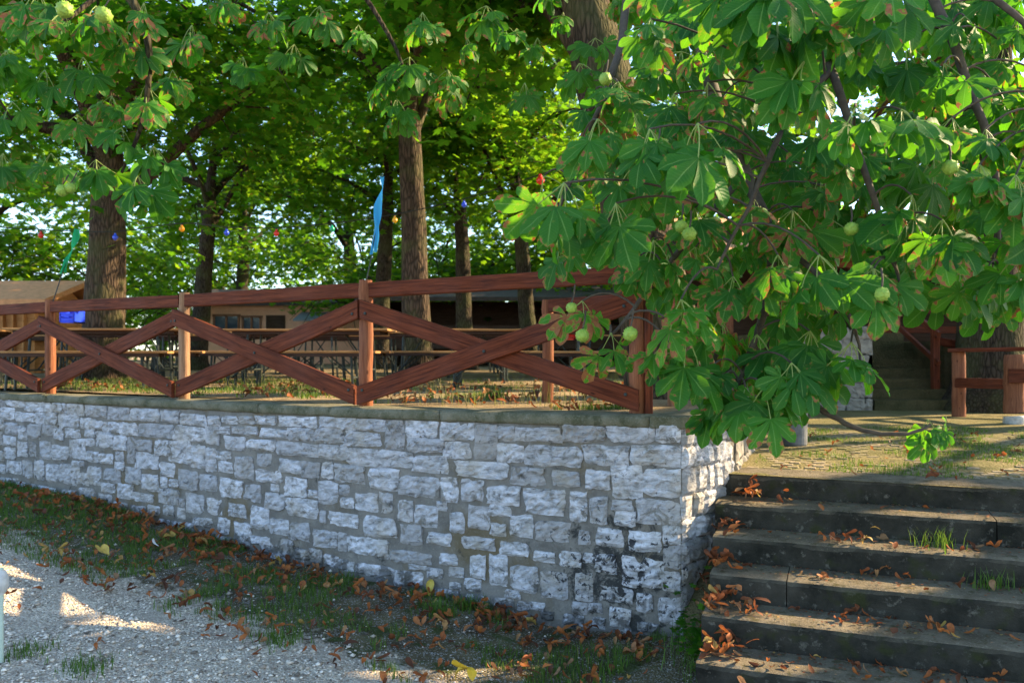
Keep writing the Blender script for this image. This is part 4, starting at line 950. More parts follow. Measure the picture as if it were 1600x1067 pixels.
# ------------------------------------------------------------------ beer tables and benches
def bench_set():
    def build(name, L, w, h, lab, cat):
        o = thing(name, lab, cat)
        nb = 2 if w > .3 else 1
        for i in range(nb):
            wy = w / nb; y = -w / 2 + wy * (i + .5)
            b = board('plank', (-L / 2, y, h - .014), (L / 2, y, h - .014), wy - .006, .028, M['table'], None, up=(0, 1, 0), seed=i + int(L * 10)); b.parent = o
        mb = MB(); [mb.box((x, 0, h - .045), (.06, w * .86, .035)) for x in (-L * .42, -L * .2, 0, L * .2, L * .42)]; [mb.box((0, sy * w * .40, h - .05), (L * .9, .03, .045)) for sy in (-1, 1)]; g = mb.obj('frame', M['dark_wood']); g.parent = o
        for sx in (-1, 1):
            mb = MB(); x = sx * (L / 2 - .32)
            mb.tube([(x - sx * .0, -w * .38, h - .03), (x + sx * .03, -w * .44, 0)], .017, 6); mb.tube([(x, w * .38, h - .03), (x + sx * .03, w * .44, 0)], .017, 6)
            mb.tube([(x + sx * .02, -w * .42, h * .3), (x + sx * .02, w * .42, h * .3)], .014, 6); mb.tube([(x, -w * .4, h - .04), (x, w * .4, h - .04)], .014, 6)
            mb.tube([(x + sx * .02, 0, h * .3), (x - sx * .34, 0, h - .03)], .011, 6)
            g = mb.obj('leg', M['metal_dark']); g.parent = o
        return o
    return build
bld = bench_set()
t0 = bld('table', 2.2, .62, .77, 'x', 'table'); b0 = bld('bench', 2.2, .26, .48, 'x', 'bench')
first = {'t': True, 'b': True}
def put(kind, x, y, rz, label, group):
    src = t0 if kind == 't' else b0
    if first[kind]: o = src; first[kind] = False
    else: o = copy_tree(src)
    o.location = (x, y, TZ(y)); o.rotation_euler = (0, 0, rz); o['label'] = label; o['group'] = group
rows = [(10.9, 'front', (-7.9, -5.4, -2.7, .1)), (12.9, 'second', (-9.0, -6.2, -3.6, -.9)), (15.2, 'third', (-8.9, -5.6, -3.0, -.3, 2.2)), (17.8, 'back', (-9.8, -6.7, -4.0, -1.2, 1.6))]
rt = random.Random(8); ORD = ('leftmost', 'second from left', 'third from left', 'fourth from left', 'fifth from left')
for y, wd, xs_ in rows:
    for i_, x in enumerate(xs_):
        a = rt.uniform(-.10, .10); yy = y + rt.uniform(-.2, .2)
        put('t', x, yy, a, 'narrow wooden folding table, %s in the %s row on the terrace' % (ORD[i_], wd), 'tables in the %s row' % wd)
        for sg in (-1, 1): put('b', x + rt.uniform(-.1, .1), yy + sg * .62, a + rt.uniform(-.05, .05), 'folding bench on the %s side of the %s table in the %s row' % ('near' if sg < 0 else 'far', ORD[i_], wd), 'benches in the %s row' % wd)

def crate(u, v, d, col, label, w=.42, h=.26):
    p = at(u, v, d); o = thing('plastic_crate', label, 'crate', tuple(p)); m = m_plain('crate_' + label.split()[0], col, .35, .15, 6); mb = MB()
    mb.box(p + np.array([0, 0, .01]), (w, .3, .02))
    for sx in (-1, 1): mb.box(p + np.array([sx * (w / 2 - .01), 0, h / 2]), (.02, .3, h))
    for sy in (-1, 1):
        for k in range(3): mb.box(p + np.array([0, sy * .14, .05 + k * (h - .08) / 2]), (w - .02, .02, h * .22))
    mb.obj('body', m, o); return o
crate(113, 505, 12.8, (.02, .06, .75), 'bright blue plastic crate beside the stout trunk', .24, .22)
crate(885, 531, 11.0, (.65, .03, .02), 'red plastic crate behind the side fence', .22, .16)

# ------------------------------------------------------------------ buildings behind
def gable_house(name, label, x0, x1, y0, y1, z0, ze, zr, wallm, roofm, wins=(), doors=(), eave=.45, cat='house'):
    o = thing(name, label, cat, ((x0 + x1) / 2, y0, z0))
    mb = MB(); mb.box(((x0 + x1) / 2, (y0 + y1) / 2, (z0 + ze) / 2 - .15), (x1 - x0, y1 - y0, ze - z0 + .3)); mb.obj('wall', wallm, o)
    xm = (x0 + x1) / 2; ym = (y0 + y1) / 2; mb = MB()
    for sg in (-1, 1):
        ye = ym + sg * ((y1 - y0) / 2 + eave); V = [(x0 - eave, ye, ze - .12), (x1 + eave, ye, ze - .12), (x1 + eave, ym, zr), (x0 - eave, ym, zr)]
        V += [(a, b, c + .12) for a, b, c in V]; mb.add(V, [(0,1,2,3),(4,7,6,5),(0,4,5,1),(1,5,6,2),(2,6,7,3),(3,7,4,0)])
    mb.obj('roof', roofm, o)
    mb = MB(); mb.add([(x0 + .01, y0, ze - .2), (x0 + .01, y1, ze - .2), (x0 + .01, ym, zr), (x1 - .01, y0, ze - .2), (x1 - .01, y1, ze - .2), (x1 - .01, ym, zr)], [(0, 1, 2), (3, 5, 4)]); mb.obj('gable', wallm, o)
    for (a, b, c, d) in wins:
        f = MB()
        for bx in (((a + b) / 2, d), ((a + b) / 2, c)): f.box((bx[0], y0 - .02, bx[1]), (b - a + .12, .08, .08))
        for bx in (a, b, (a + b) / 2): f.box((bx, y0 - .02, (c + d) / 2), (.07, .08, d - c))
        fo = f.obj('window', M['frame'], o); g = MB(); g.box(((a + b) / 2, y0 - .004, (c + d) / 2), (b - a, .02, d - c)); go = g.obj('pane', M['pane']); go.parent = fo; go.matrix_parent_inverse = Matrix.Translation(o.location).inverted(); go.matrix_parent_inverse = Matrix.Identity(4)
    for (a, b, c, d) in doors:
        g = MB(); g.box(((a + b) / 2, y0 - .01, (c + d) / 2), (b - a, .05, d - c)); g.obj('door', M['dark_wood'], o)
    return o
M['frame'] = m_plain('painted_frame', (.22, .09, .04), .5, .2, 10); M['pane'] = m_plain('window_pane', (.05, .07, .10), .08, .1, 3)
M['pink'] = m_plain('pink_render', (.74, .40, .26), .9, .12, 4); M['tile'] = m_plain('dark_roof', (.06, .05, .045), .8, .3, 9); M['shingle'] = m_plain('sunlit_roof', (.56, .26, .11), .8, .25, 9); M['awn'] = m_plain('grey_awning', (.22, .25, .28), .5, .15, 5)  # pink and shingle colours brightened to stand in for blocked sunlight
hs = gable_house('house', 'pink rendered house with dark roof seen far behind the tables', -11.3, -5.6, 30, 34, 1.7, 3.95, 4.5, M['pink'], M['tile'], wins=((-10.9, -10.0, 2.9, 3.5), (-9.85, -9.2, 2.9, 3.45)), doors=((-9.0, -8.3, 1.8, 3.5),))
mb = MB(); V = [(-7.7, 29.98, 3.62), (-6.3, 29.98, 3.62), (-6.3, 28.8, 3.3), (-7.7, 28.8, 3.3)]; V += [(a, b, c - .07) for a, b, c in V]; mb.add(V, [(0,3,2,1),(4,5,6,7),(0,1,5,4),(1,2,6,5),(2,3,7,6),(3,0,4,7)]); mb.obj('awning', M['awn'], hs)
cab = gable_house('cabin', 'orange-brown timber cabin with low roof at the left edge of the terrace', -14.5, -10.2, 17.5, 20.0, 1.55, 3.12, 3.55, M['shed_wood'], M['shingle'], eave=.5, cat='cabin')
for i in range(19): board('board', (-14.5 + i * .223 + .11, 17.48, 1.6), (-14.5 + i * .223 + .11, 17.48, 3.06), .205, .03, M['shed_wood'], cab, up=(0, 1, 0), seed=300 + i)
# dark open shed behind the tables
sh = thing('shed', 'dark open-fronted shed with low roof behind the tables', 'shed', (-.2, 25, 1.66))
mb = MB(); mb.box((-.2, 27.4, 2.7), (8.4, .12, 2.2)); mb.box((-4.3, 26, 2.7), (.12, 2.8, 2.2)); mb.box((3.9, 26, 2.7), (.12, 2.8, 2.2)); mb.obj('wall', M['dark_wood'], sh)
V = [(-4.7, 24.4, 3.62), (4.3, 24.4, 3.62), (4.3, 27.8, 4.3), (-4.7, 27.8, 4.3)]; V += [(a, b, c + .12) for a, b, c in V]; MB().add(V, [(0,1,2,3),(4,7,6,5),(0,4,5,1),(1,5,6,2),(2,6,7,3),(3,7,4,0)]).obj('roof', M['tile'], sh)
for x in (-4.2, -1.5, 1.2, 3.8): MB().box((x, 24.8, 2.65), (.14, .14, 2.0)).obj('post', M['dark_wood'], sh)
MB().box((-.2, 24.72, 2.55), (8.2, .08, .7)).obj('counter', M['dark_wood'], sh)

# dark timber pavilion on the upper bank, right
pv = thing('pavilion', 'dark timber pavilion with reddish beams behind the second flight of steps', 'pavilion', (6.5, 15.2, 2.2))
mb = MB(); mb.box((8.8, 19.2, 3.4), (12.5, .15, 2.6)); mb.obj('wall', M['dark_wood'], pv)
V = [(2.2, 14.2, 3.62), (15, 14.2, 3.62), (15, 19.6, 5.1), (2.2, 19.6, 5.1)]; V += [(a, b, c + .14) for a, b, c in V]; MB().add(V, [(0,1,2,3),(4,7,6,5),(0,4,5,1),(1,5,6,2),(2,6,7,3),(3,7,4,0)]).obj('roof', M['shingle'], pv)
for i, x in enumerate((3.9, 6.9, 9.6, 12.2)): board('post', (x, 14.8, 2.1), (x, 14.8, 3.75), .16, .16, M['post'], pv, up=(0, 1, 0), seed=400 + i)
board('beam', (2.3, 14.8, 3.62), (14.8, 14.8, 3.62), .2, .14, M['post'], pv, seed=410)
for i, (x0, x1) in enumerate(((3.9, 3.1), (3.9, 4.7), (6.9, 6.1), (6.9, 7.7))): board('brace', (x0, 14.78, 2.95), (x1, 14.78, 3.55), .12, .09, M['post'], pv, seed=420 + i)
board('rail', (6.9, 14.75, 2.75), (14, 14.75, 2.75), .12, .06, M['fence'], pv, seed=430); board('rail', (6.9, 14.75, 2.4), (14, 14.75, 2.4), .12, .06, M['fence'], pv, seed=431)

# handrail of the second flight
hr = thing('handrail', 'red-brown wooden handrail climbing beside the dark steps', 'handrail', (6.35, 12.3, 1.25))
board('post', (6.38, 12.35, 1.2), (6.38, 12.35, 2.35), .10, .10, M['fence'], hr, up=(0, 1, 0), seed=440); board('post', (6.52, 14.2, 2.1), (6.52, 14.2, 3.15), .10, .10, M['fence'], hr, up=(0, 1, 0), seed=441)
board('rail', (6.36, 12.2, 2.22), (6.5, 14.4, 3.15), .10, .05, M['fence'], hr, seed=442); board('rail', (6.36, 12.2, 1.80), (6.5, 14.4, 2.7), .08, .05, M['fence'], hr, seed=443); board('rail', (6.42, 12.4, 2.15), (7.6, 12.7, 1.95), .12, .05, M['fence'], hr, seed=444)

# railing in front of the thick trunk, right edge
rl = thing('railing', 'red wooden railing with white-footed post in front of the thick trunk', 'railing', (6.2, 9.9, 1.07))
log_post((6.0, 11.0), 1.05, 1.98, .085, M['post'], rl, 51); log_post((6.13, 10.0), 1.22, 1.92, .115, M['post'], rl, 53)
M['white'] = m_plain('white_paint', (.50, .48, .44), .6, .25, 14)
log_post((6.13, 10.0), 1.02, 1.17, .119, M['white'], rl, 53, 'painted_foot')
board('rail', (5.93, 11.05, 1.985), (6.9, 9.55, 2.0), .20, .05, M['fence'], rl, up=(.8, .5, .0), seed=450); board('rail', (5.95, 10.98, 1.55), (6.09, 10.02, 1.56), .13, .05, M['fence'], rl, seed=451); board('rail', (6.0, 9.9, 1.66), (7.6, 9.3, 1.68), .17, .06, M['fence'], rl, seed=452)

# grey waste-paper cylinder on the landing
bn = thing('litter_bin', 'grey cylindrical litter bin on the landing under the hanging leaves', 'bin', (2.72, 7.9, landing_z(7.9)))
M['zinc'] = m_plain('dull_zinc', (.15, .155, .16), .6, .3, 12, .2); P_ = []
MB().tube([(2.72, 7.9, 1.03), (2.72, 7.9, 1.05), (2.72, 7.9, 1.28), (2.72, 7.9, 1.52), (2.72, 7.9, 1.54)], [.115, .122, .124, .124, .118], 24).obj('body', M['zinc'], bn, False)
MB().tube([(2.72, 7.9, 1.545), (2.72, 7.9, 1.575), (2.72, 7.9, 1.60)], [.135, .135, .09], 24).obj('lid', m_plain('dark_lid', (.05, .06, .08), .5, .2, 9), bn)

# string of coloured bulbs between the trees
ls = thing('light_string', 'string of coloured bulbs sagging between the trees', 'light string', tuple(at(480, 355, 13.4)))
bulbs = [(64, 368, (.6, .03, .02)), (115, 425, (.03, .08, .6)), (284, 358, (.75, .3, .02)), (354, 364, (.03, .08, .6)), (432, 365, (.65, .03, .02)), (519, 358, (.02, .4, .2)), (617, 344, (.8, .4, .03)), (725, 320, (.03, .08, .65)), (844, 282, (.7, .04, .02))]
tops = [at(u, v - 9, 13.4) for u, v, _ in bulbs]; tops[1] = at(180, 362, 13.4)
MB().tube(catmull(np.array([at(-80, 350, 13.4)] + tops + [at(960, 230, 13.0)]), 6), .009, 5).obj('cable', M['metal_dark'], ls)
BM_ = {}
for i, (u, v, c) in enumerate(bulbs):
    if i == 1: u, v = 180, 371
    p = at(u, v, 13.4); key = c; r = .045 if i < 8 else .07
    if key not in BM_:
        t = NT('bulb_glass'); BM_[key] = t.done(t.bsdf(c, .15, None, .5))
    ob = MB().tube([p + np.array([0, 0, z]) for z in (r * 1.5, r * .9, r * .4, -.2 * r, -.7 * r, -r)], [r * .35, r * .45, r * .9, r, r * .7, r * .1], 14).obj('bulb', BM_[key], ls, True)
    MB().tube([p + np.array([0, 0, r * 1.5]), p + np.array([0, 0, .085])], .018, 8).obj('socket', M['metal_dark'], ls)
# pale marker post at the left edge of the yard
mp = thing('marker_post', 'slim pale post with white rounded head at the left edge of the gravel', 'post', (-3.03, 4.86, ground_z(-3.03, 4.86)))
zb = float(ground_z(-3.03, 4.86))
MB().tube([(-3.03, 4.86, zb), (-3.03, 4.86, .62)], .013, 10).obj('stem', m_plain('pale_green_stem', (.45, .52, .42), .5, .1, 9), mp); MB().tube([(-3.03, 4.86, z) for z in (.46, .485, .53, .57, .60, .615)], [.012, .032, .040, .038, .026, .006], 16).obj('head', M['white'], mp, True)

# ------------------------------------------------------------------ fallen leaves, grass, gravel
rng = np.random.default_rng(12); rl_ = random.Random(19)
def dry_leaf(seed):
    """one curled dry leaflet, a few with a second one on the stalk"""
    rd = random.Random(seed); V = []; F = []
    for b in range(1 if rd.random() < .6 else rd.choice((2, 3))):
        L = 1. * rd.uniform(.7, 1.1); cu = rd.uniform(.5, 2.0) * rd.choice((1, 1, -1)); cr = rd.uniform(.5, 1.8); a0 = b * rd.uniform(.7, 1.2); o = len(V); tw = rd.uniform(-.5, .5)
        ts = (0, .2, .42, .62, .8, .93, 1.); ws = (.03, .12, .21, .25, .2, .1, .01)
        for t, w in zip(ts, ws):
            y = math.sin(cu * t) / cu * L; z = (1 - math.cos(cu * t)) / cu * L * .8
            for sg in (-1, -.5, 0, .5, 1):
                x = w * sg * math.cos(sg * cr * .6); zz = z + w * (1 - math.cos(sg * cr)) * .9 + tw * w * sg * t + .02 * math.sin(t * 20 + sg * 3)
                V.append((x * math.cos(a0) - y * math.sin(a0), x * math.sin(a0) + y * math.cos(a0), zz + .03 + .05 * b))
        for i in range(len(ts) - 1):
            for k in range(4): q = o + i * 5 + k; F.append((q, q + 1, q + 6, q + 5))
    V = np.array(V); V[:, 2] -= V[:, 2].min(); return V, np.array(F)
DRY = [dry_leaf(k) for k in range(14)]
DM = []
for k, (V, F) in enumerate(DRY):
    me = np_mesh('fallen_leaf', V, F, rnd=np.full(len(V), k / 14), smooth=True); me.materials.append(M['litter']); DM.append(me)

def near_wall(dmin, dmax, smin, smax):
    s = rl_.uniform(smin, smax); d = dmin + (dmax - dmin) * rl_.random() ** 1.5; p = wall_pt(s, d); return p[0], p[1]
spots = []      # x, y, z, size, where
def add_spot(x, y, z, size, where): spots.append((float(x), float(y), float(z), size, where))
# drifts in the left corner of each tread
for k, n_ in ((0, 12), (1, 14), (2, 26), (3, 32), (4, 26), (5, 16)):
    for _ in range(n_):
        lx = abs(rl_.gauss(0, .11)) + (.10, .0, -.02, .03, .05, .10)[k]; q = k * TREAD + rl_.uniform(.04, .27); p = E0 + ST_T * lx + ST_N * q
        add_spot(p[0], p[1], 1.0 - RISE * (k + 1) + .01 + abs(rl_.gauss(0, .035)), rl_.uniform(.06, .115), 'drift')
for _ in range(26):
    x = rl_.uniform(1.25, 1.5); y = rl_.uniform(5.35, 6.0)
    if (x - 1.18) * .73 - (y - 5.72) * .68 > .03: add_spot(x, y, .05 + max(0, (y - 5.3)) * .6, rl_.uniform(.06, .11), 'drift')
for k in range(7):
    for _ in range((9, 20, 18, 34, 40, 34, 14)[k]):
        lx = rl_.uniform(.2, 2.3) if rl_.random() < .5 else (rl_.choice((1.05, 1.35, .75)) + rl_.gauss(0, .16)); q = k * TREAD + rl_.uniform(.02, .29); p = E0 + ST_T * lx + ST_N * q
        add_spot(p[0], p[1], 1.0 - RISE * (k + 1) + .012, rl_.uniform(.045, .095), 'tread')
for _ in range(190):
    x, y = near_wall(.04, .55, .15, 7.5); add_spot(x, y, ground_z(x, y) + .02, rl_.uniform(.07, .125), 'foot')
for _ in range(950):
    x, y = near_wall(.10, 1.6, .0, 8.5)
    add_spot(x, y, ground_z(x, y) + .02, rl_.uniform(.055, .112), 'verge')
for _ in range(60):
    x, y = near_wall(1.3, 3.0, .0, 7.0); add_spot(x, y, ground_z(x, y) + .015, rl_.uniform(.05, .09), 'gravel')
for _ in range(600):
    y = 6.6 + 5.5 * rl_.random() ** 1.6; u = rl_.uniform(60, 1000); x = (u - 800) / FOC * y
    if np.min(np.linalg.norm(WP - np.array([x, y]), axis=1)) < .42 or (x - 1.18) * .5 + (y - 5.72) * .86 < .4: continue
    add_spot(x, y, terrace_z(y) + .01, rl_.uniform(.06, .12), 'terrace')
for _ in range(90):
    x = rl_.uniform(1.9, 5.); y = rl_.uniform(5.2, 8.5)
    if step_q(x, y) < -.1 and x > np.interp(y, [6.3, 8.8], [1.82, 2.82]): add_spot(x, y, landing_z(y) + .02, rl_.uniform(.05, .09), 'landing')
LAB = {'drift': ('brown curled leaf in the drift at the wall end of the steps', 'leaves drifted against the wall on the steps'), 'tread': ('dry brown leaf lying on a tread of the broad steps', 'leaves scattered on the steps'),
       'foot': ('curled brown leaf fallen at the foot of the stone wall', 'leaves at the foot of the stone wall'), 'verge': ('brown leaf lying in the grass verge below the wall', 'leaves on the grass verge'),
       'gravel': ('single brown leaf on the pale gravel', 'leaves on the gravel'), 'terrace': ('orange-brown leaf on the terrace ground behind the fence', 'leaves on the terrace'), 'landing': ('small brown leaf on the mossy landing paving', 'leaves on the landing')}
def leaf_matrix(x, y, z, size, where):
    tilt = .6 if where in ('drift', 'foot') else .3
    return Matrix.Translation((x, y, z)) @ Matrix.Rotation(rl_.uniform(0, 6.28), 4, 'Z') @ Matrix.Rotation(rl_.gauss(0, tilt * .6), 4, 'X') @ Matrix.Rotation(rl_.gauss(0, tilt * .5), 4, 'Y') @ Matrix.Scale(size, 4)
seen = [q for q in spots if q[4] in ('drift', 'tread', 'foot', 'verge', 'gravel') and 0 < 800 + FOC * q[0] / q[1] < 1600 and 563 + FOC * (EYE - q[2]) / q[1] < 1080]
seen.sort(key=lambda q: -q[3] / q[1]); ind = set(id(q) for q in seen[:296]); Vs = []; Fs = []; Rs = []; off = 0
for q in spots:
    Mx = leaf_matrix(*q); k = rl_.randrange(14)
    if id(q) in ind:
        o = bpy.data.objects.new('fallen_leaf', DM[k]); COL.objects.link(o); o.matrix_basis = Mx; tag(o, LAB[q[4]][0], 'leaf', LAB[q[4]][1])
    else:
        V, F = DRY[k]; A = np.array(Mx); Vs.append(V @ A[:3, :3].T + A[:3, 3]); Fs.append(F + off); Rs.append(np.full(len(V), rl_.random())); off += len(V)
tag(link('leaf_litter', np_mesh('leaf_litter', np.vstack(Vs), np.vstack(Fs), rnd=np.concatenate(Rs), smooth=True), M['litter']), 'fallen brown leaves strewn over verge, terrace and landing', 'leaf litter', kind='stuff')
# the few leaves that stand out
def special(u, v, d, size, col, label, rot, name='fallen_leaf', cat='leaf', k=2):
    V, F = DRY[k]; me = np_mesh(name, V, F, rnd=np.full(len(V), .5), smooth=True); o = link(name, me, m_plain('special_' + label.split()[0], col, .55, .2, 6)); p = at(u, v, d)
    o.matrix_basis = Matrix.Translation(p) @ Matrix.Rotation(rot[2], 4, 'Z') @ Matrix.Rotation(rot[0], 4, 'X') @ Matrix.Rotation(rot[1], 4, 'Y') @ Matrix.Scale(size, 4); tag(o, label, cat)
special(672, 930, 6.5, .17, (.50, .36, .06), 'yellow leaf standing upright against the foot of the stone wall', (1.35, .3, -.35), k=3)
special(730, 1066, 4.55, .13, (.60, .36, .02), 'bright yellow leaf at the bottom edge of the gravel', (.1, .0, 1.4), k=5)
special(1372, 832, 5.25, .07, (.45, .28, .06), 'pale yellow leaf on the second tread of the steps', (.5, .2, 1.), k=3)
special(170, 868, 6.55, .15, (.52, .36, .08), 'yellowed leaf at the edge of the gravel and verge', (.3, .2, 1.), k=6)
special(248, 853, 6.9, .10, (.70, .70, .70), 'small white scrap of paper in the verge grass', (.2, .1, 1.5), 'paper_scrap', 'paper', k=1)

# crumbs of dirt and leaf on the treads
N = 2600; kk_ = rng.integers(0, 7, N); qx = rng.uniform(.02, 3.2, N); qq = kk_ * TREAD + TREAD * (1 - rng.random(N) ** .6 * .9) - .02
pc = E0[None] + ST_T[None] * qx[:, None] + ST_N[None] * (kk_ * TREAD + .01 + (TREAD - .05) * rng.random(N) ** 1.7)[:, None]
cz = 1.0 - RISE * (kk_ + 1) + .014; cs_ = rng.uniform(.004, .013, N); az = rng.uniform(0, 6.28, N)
Tq = np.array([(-1, -.5, 0), (1, -.6, .2), (.8, .6, 0), (-.9, .5, .5)])
Wc = np.stack([pc[:, 0:1] + cs_[:, None] * (Tq[None, :, 0] * np.cos(az)[:, None] - Tq[None, :, 1] * np.sin(az)[:, None]), pc[:, 1:2] + cs_[:, None] * (Tq[None, :, 0] * np.sin(az)[:, None] + Tq[None, :, 1] * np.cos(az)[:, None]), cz[:, None] + cs_[:, None] * Tq[None, :, 2] * .6], axis=2).reshape(-1, 3)
tag(link('debris', np_mesh('debris', Wc, (np.array([(0, 1, 2, 3)])[None] + (np.arange(N) * 4)[:, None, None]).reshape(-1, 4), rnd=np.repeat(rng.random(N) * .5, 4)), M['litter']), 'crumbs of dirt and broken leaf on the treads', 'debris', kind='stuff')
# grass
BL = np.array([(-.5, 0, 0), (.5, 0, 0), (-.32, .12, .55), (.32, .12, .55), (0, .42, 1.)]); BF = np.array([(0, 1, 3), (0, 3, 2), (2, 3, 4)])
def blades(P, h, w, rg):
    N = len(P); az = rg.uniform(0, 6.28, N); c, s_ = np.cos(az), np.sin(az); ln = rg.uniform(.3, 1.8, N)
    X = BL[None, :, 0] * w[:, None]; Yb = BL[None, :, 1] * h[:, None] * ln[:, None]; Z = BL[None, :, 2] * h[:, None]
    W = np.stack([P[:, 0:1] + X * c[:, None] - Yb * s_[:, None], P[:, 1:2] + X * s_[:, None] + Yb * c[:, None], P[:, 2:3] + Z], axis=2)
    return W.reshape(-1, 3), (BF[None] + (np.arange(N) * 5)[:, None, None]).reshape(-1, 3), np.repeat(rg.random(N), 5)
def grass(name, P, hmin, hmax, m, label, w=.006):
    P = np.array(P); h = rng.uniform(hmin, hmax, len(P)); V, F, r_ = blades(P, h, np.full(len(P), w), rng)
    return tag(link(name, np_mesh(name, V, F, rnd=r_), m), label, 'grass', kind='stuff')
P = []
while len(P) < 22000:
    s = rl_.uniform(0, 9.5); d = .03 + 1.45 * rl_.random() ** 1.3; p = wall_pt(s, d); dens = nz(p[0] * 1.6, p[1] * 1.6, 5.) + .5 * nz(p[0] * 5, p[1] * 5, 8.) + (.30 if s > 4 else -.06)
    if dens > .02: P.append((p[0], p[1], ground_z(p[0], p[1])))
grass('grass', P, .03, .085, M['grass'], 'patchy short grass on the verge along the foot of the wall')
P = []
while len(P) < 9000:
    y = 6.7 + 7 * rl_.random() ** 1.5; x = (rl_.uniform(-80, 1000) - 800) / FOC * y
    if np.min(np.linalg.norm(WP - np.array([x, y]), axis=1)) < .44 or (x - 1.18) * .5 + (y - 5.72) * .86 < .35: continue
    if nz(x * 1.1, y * 1.1, 2.) + .5 * nz(x * 4, y * 4) + (.30 if x < -2 else -.25) > .05: P.append((x, y, terrace_z(y)))
grass('grass', P, .02, .075, M['grass'], 'green grass on the terrace just behind the fence', .008)
P = []
while len(P) < 500:
    y = 6.8 + 4 * rl_.random(); x = (rl_.uniform(350, 1000) - 800) / FOC * y
    if np.min(np.linalg.norm(WP - np.array([x, y]), axis=1)) < .44 or (x - 1.18) * .5 + (y - 5.72) * .86 < .35: continue
    if nz(x * 1.4, y * 1.4, 12.) > .1: P.append((x, y, terrace_z(y)))
grass('dry_grass', P, .08, .30, M['dry_grass'], 'dry straw-coloured grass stalks on the terrace', .005)
P = []
while len(P) < 9000:
    x = rl_.uniform(1.8, 6.5); y = rl_.uniform(4.4, 9.5)
    if step_q(x, y) > -.3 or x < np.interp(y, [6.3, 8.8, 12], [1.82, 2.82, 4]): continue
    if nz(x * 1.5, y * 1.5, 22.) > .02: P.append((x, y, landing_z(y)))
grass('grass', P, .015, .05, M['grass'], 'moss and low grass between the landing setts')
def tuft(name, label, x, y, z, n, r, h, m='grass', w=.007):
    P = np.c_[rng.normal(x, r, n), rng.normal(y, r, n), np.full(n, z)]; hh = rng.uniform(h * .4, h, n); V, F, r_ = blades(P, hh, np.full(n, w), rng)
    return tag(link(name, np_mesh(name, V, F, rnd=r_ * .85), M[m]), label, 'grass tuft', kind='stuff')
def gp(u, v, d): p = at(u, v, d); return p[0], p[1]
for u, v, d, zf, lab in ((680, 960, 6.1, 'g', 'green grass tuft below the yellow leaf at the wall foot'), (735, 945, 6.25, 'g', 'spiky grass tuft against the wall right of the yellow leaf'), (775, 625, 8.2, 't', 'bright grass tuft on the terrace behind the right crossed boards'), (1465, 848, 5.22, 's', 'grass tuft growing on the second tread'), (1550, 905, 4.9, 's', 'straggly grass tuft on the third tread at the right'), (40, 1020, 5.0, 'g', 'small grass tuft in the lower left gravel'), (130, 1055, 4.8, 'g', 'grass tuft at the bottom edge of the gravel'), (440, 990, 5.4, 'g', 'grass tuft at the edge of verge and gravel')):
    x, y = gp(u, v, d); z = {'g': lambda: ground_z(x, y), 't': lambda: terrace_z(y), 's': lambda: step_surface(x, y)}[zf]()
    tuft('grass_tuft', lab, x, y, float(z), 70 if zf == 's' else 170, .085 if v > 985 else .06, .09 if v > 985 else .14)
# leafy weeds at the corner foot
wd = thing('weed', 'leafy green weeds growing between wall corner and lowest steps', 'weed', (1.22, 5.1, 0)); V5, F5, U5 = LT5; N = 260
Pw = np.c_[rng.normal(1.24, .09, N), rng.normal(5.22, .22, N), np.abs(rng.normal(.10, .11, N)) - .02]; az = rng.uniform(0, 6.28, N)
W, Fq, UVq, rq = leaf_cloud(Pw, np.c_[np.cos(az), np.sin(az), rng.uniform(-.3, .5, N)], np.c_[rng.normal(0, .5, N), rng.normal(-.3, .4, N), np.ones(N)], rng.uniform(.03, .055, N), LT5, rng)
link('leaves', np_mesh('leaves', W, Fq, UVq, rq), M['leaf_mid'], wd)['kind'] = 'stuff'
Pg = np.c_[rng.normal(1.24, .11, 400), rng.normal(5.15, .28, 400), np.full(400, -.07)]; V, F, r_ = blades(Pg, rng.uniform(.06, .22, 400), np.full(400, .006), rng); link('stems', np_mesh('stems', V, F, rnd=r_ * .8), M['grass'], wd)['kind'] = 'stuff'

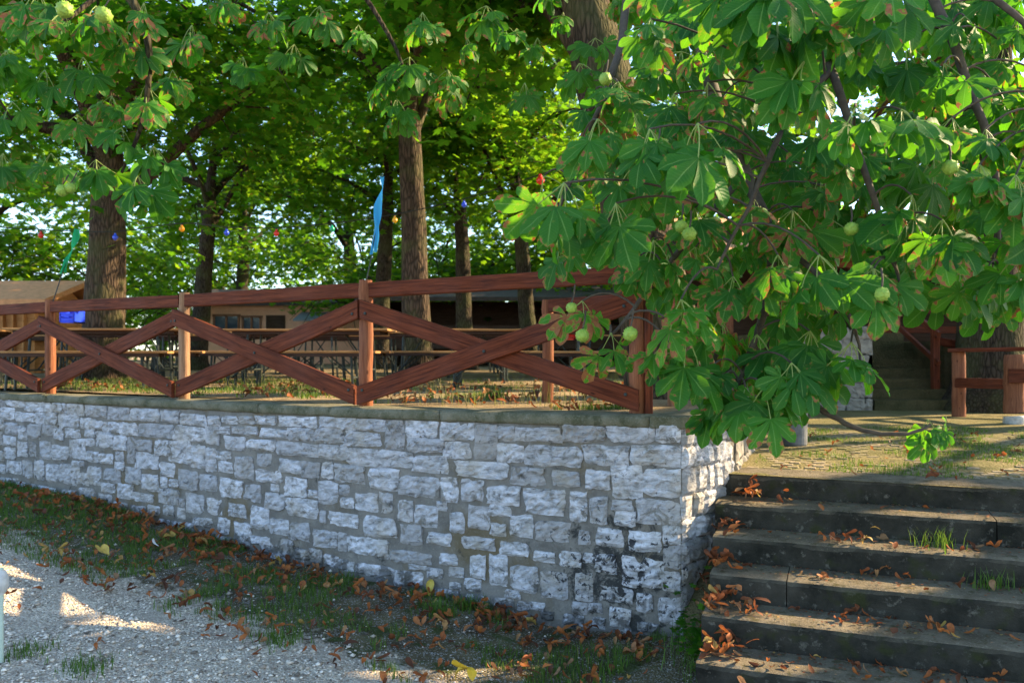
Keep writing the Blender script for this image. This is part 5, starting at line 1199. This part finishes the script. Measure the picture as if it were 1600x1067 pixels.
# gravel: loose chippings lying on the yard
OV = np.array([(1, 0, 0), (-1, 0, 0), (0, 1, 0), (0, -1, 0), (0, 0, 1), (0, 0, -1)], float); OF = np.array([(0, 2, 4), (2, 1, 4), (1, 3, 4), (3, 0, 4), (2, 0, 5), (1, 2, 5), (3, 1, 5), (0, 3, 5)])
P = []
while len(P) < 30000:
    y = 3.9 + 5.2 * rl_.random() ** 1.4; u = rl_.uniform(-40, 1250); x = (u - 800) / FOC * y; P.append((x, y))
P = np.array(P); dw = np.min(np.linalg.norm(P[:, None, :] - WP[None, ::8, :], axis=2), axis=1); s_ = (P[:, 0] - 1.18) * -.86 + (P[:, 1] - 5.72) * .51; front = (P[:, 0] - 1.18) * .5 + (P[:, 1] - 5.72) * .86 < -.1
va = verge_amount(P[:, 0], P[:, 1], dw); pn = np.array([nz(p[0] * 2, p[1] * 2, 3.) for p in P]); kp = front & (rng.random(len(P)) > va * .93) & (pn > -.35) & ((P[:, 0] < 1.1) | (P[:, 1] < 4.2)); P = P[kp]; N = len(P)
sz = np.clip(rng.lognormal(math.log(.0085), .45, N), .004, .026); ax = rng.uniform(.55, 1.2, (N, 6, 3)); az = rng.uniform(0, 6.28, N); L_ = OV[None] * ax * sz[:, None, None]; L_[:, :, 2] *= .6
W = np.stack([P[:, 0:1] + L_[:, :, 0] * np.cos(az)[:, None] - L_[:, :, 1] * np.sin(az)[:, None], P[:, 1:2] + L_[:, :, 0] * np.sin(az)[:, None] + L_[:, :, 1] * np.cos(az)[:, None], ground_z(P[:, 0], P[:, 1])[:, None] + np.array([nz(p[0] * 1.3, p[1] * 1.3) * .025 + nz(p[0] * 6, p[1] * 6, 3.) * .008 for p in P])[:, None] + L_[:, :, 2] + sz[:, None] * .3], axis=2).reshape(-1, 3)
tag(link('gravel', np_mesh('gravel', W, (OF[None] + (np.arange(N) * 6)[:, None, None]).reshape(-1, 3), rnd=np.repeat(rng.random(N), 6)), M['pebble']), 'loose pale chippings on the yard', 'gravel', kind='stuff')
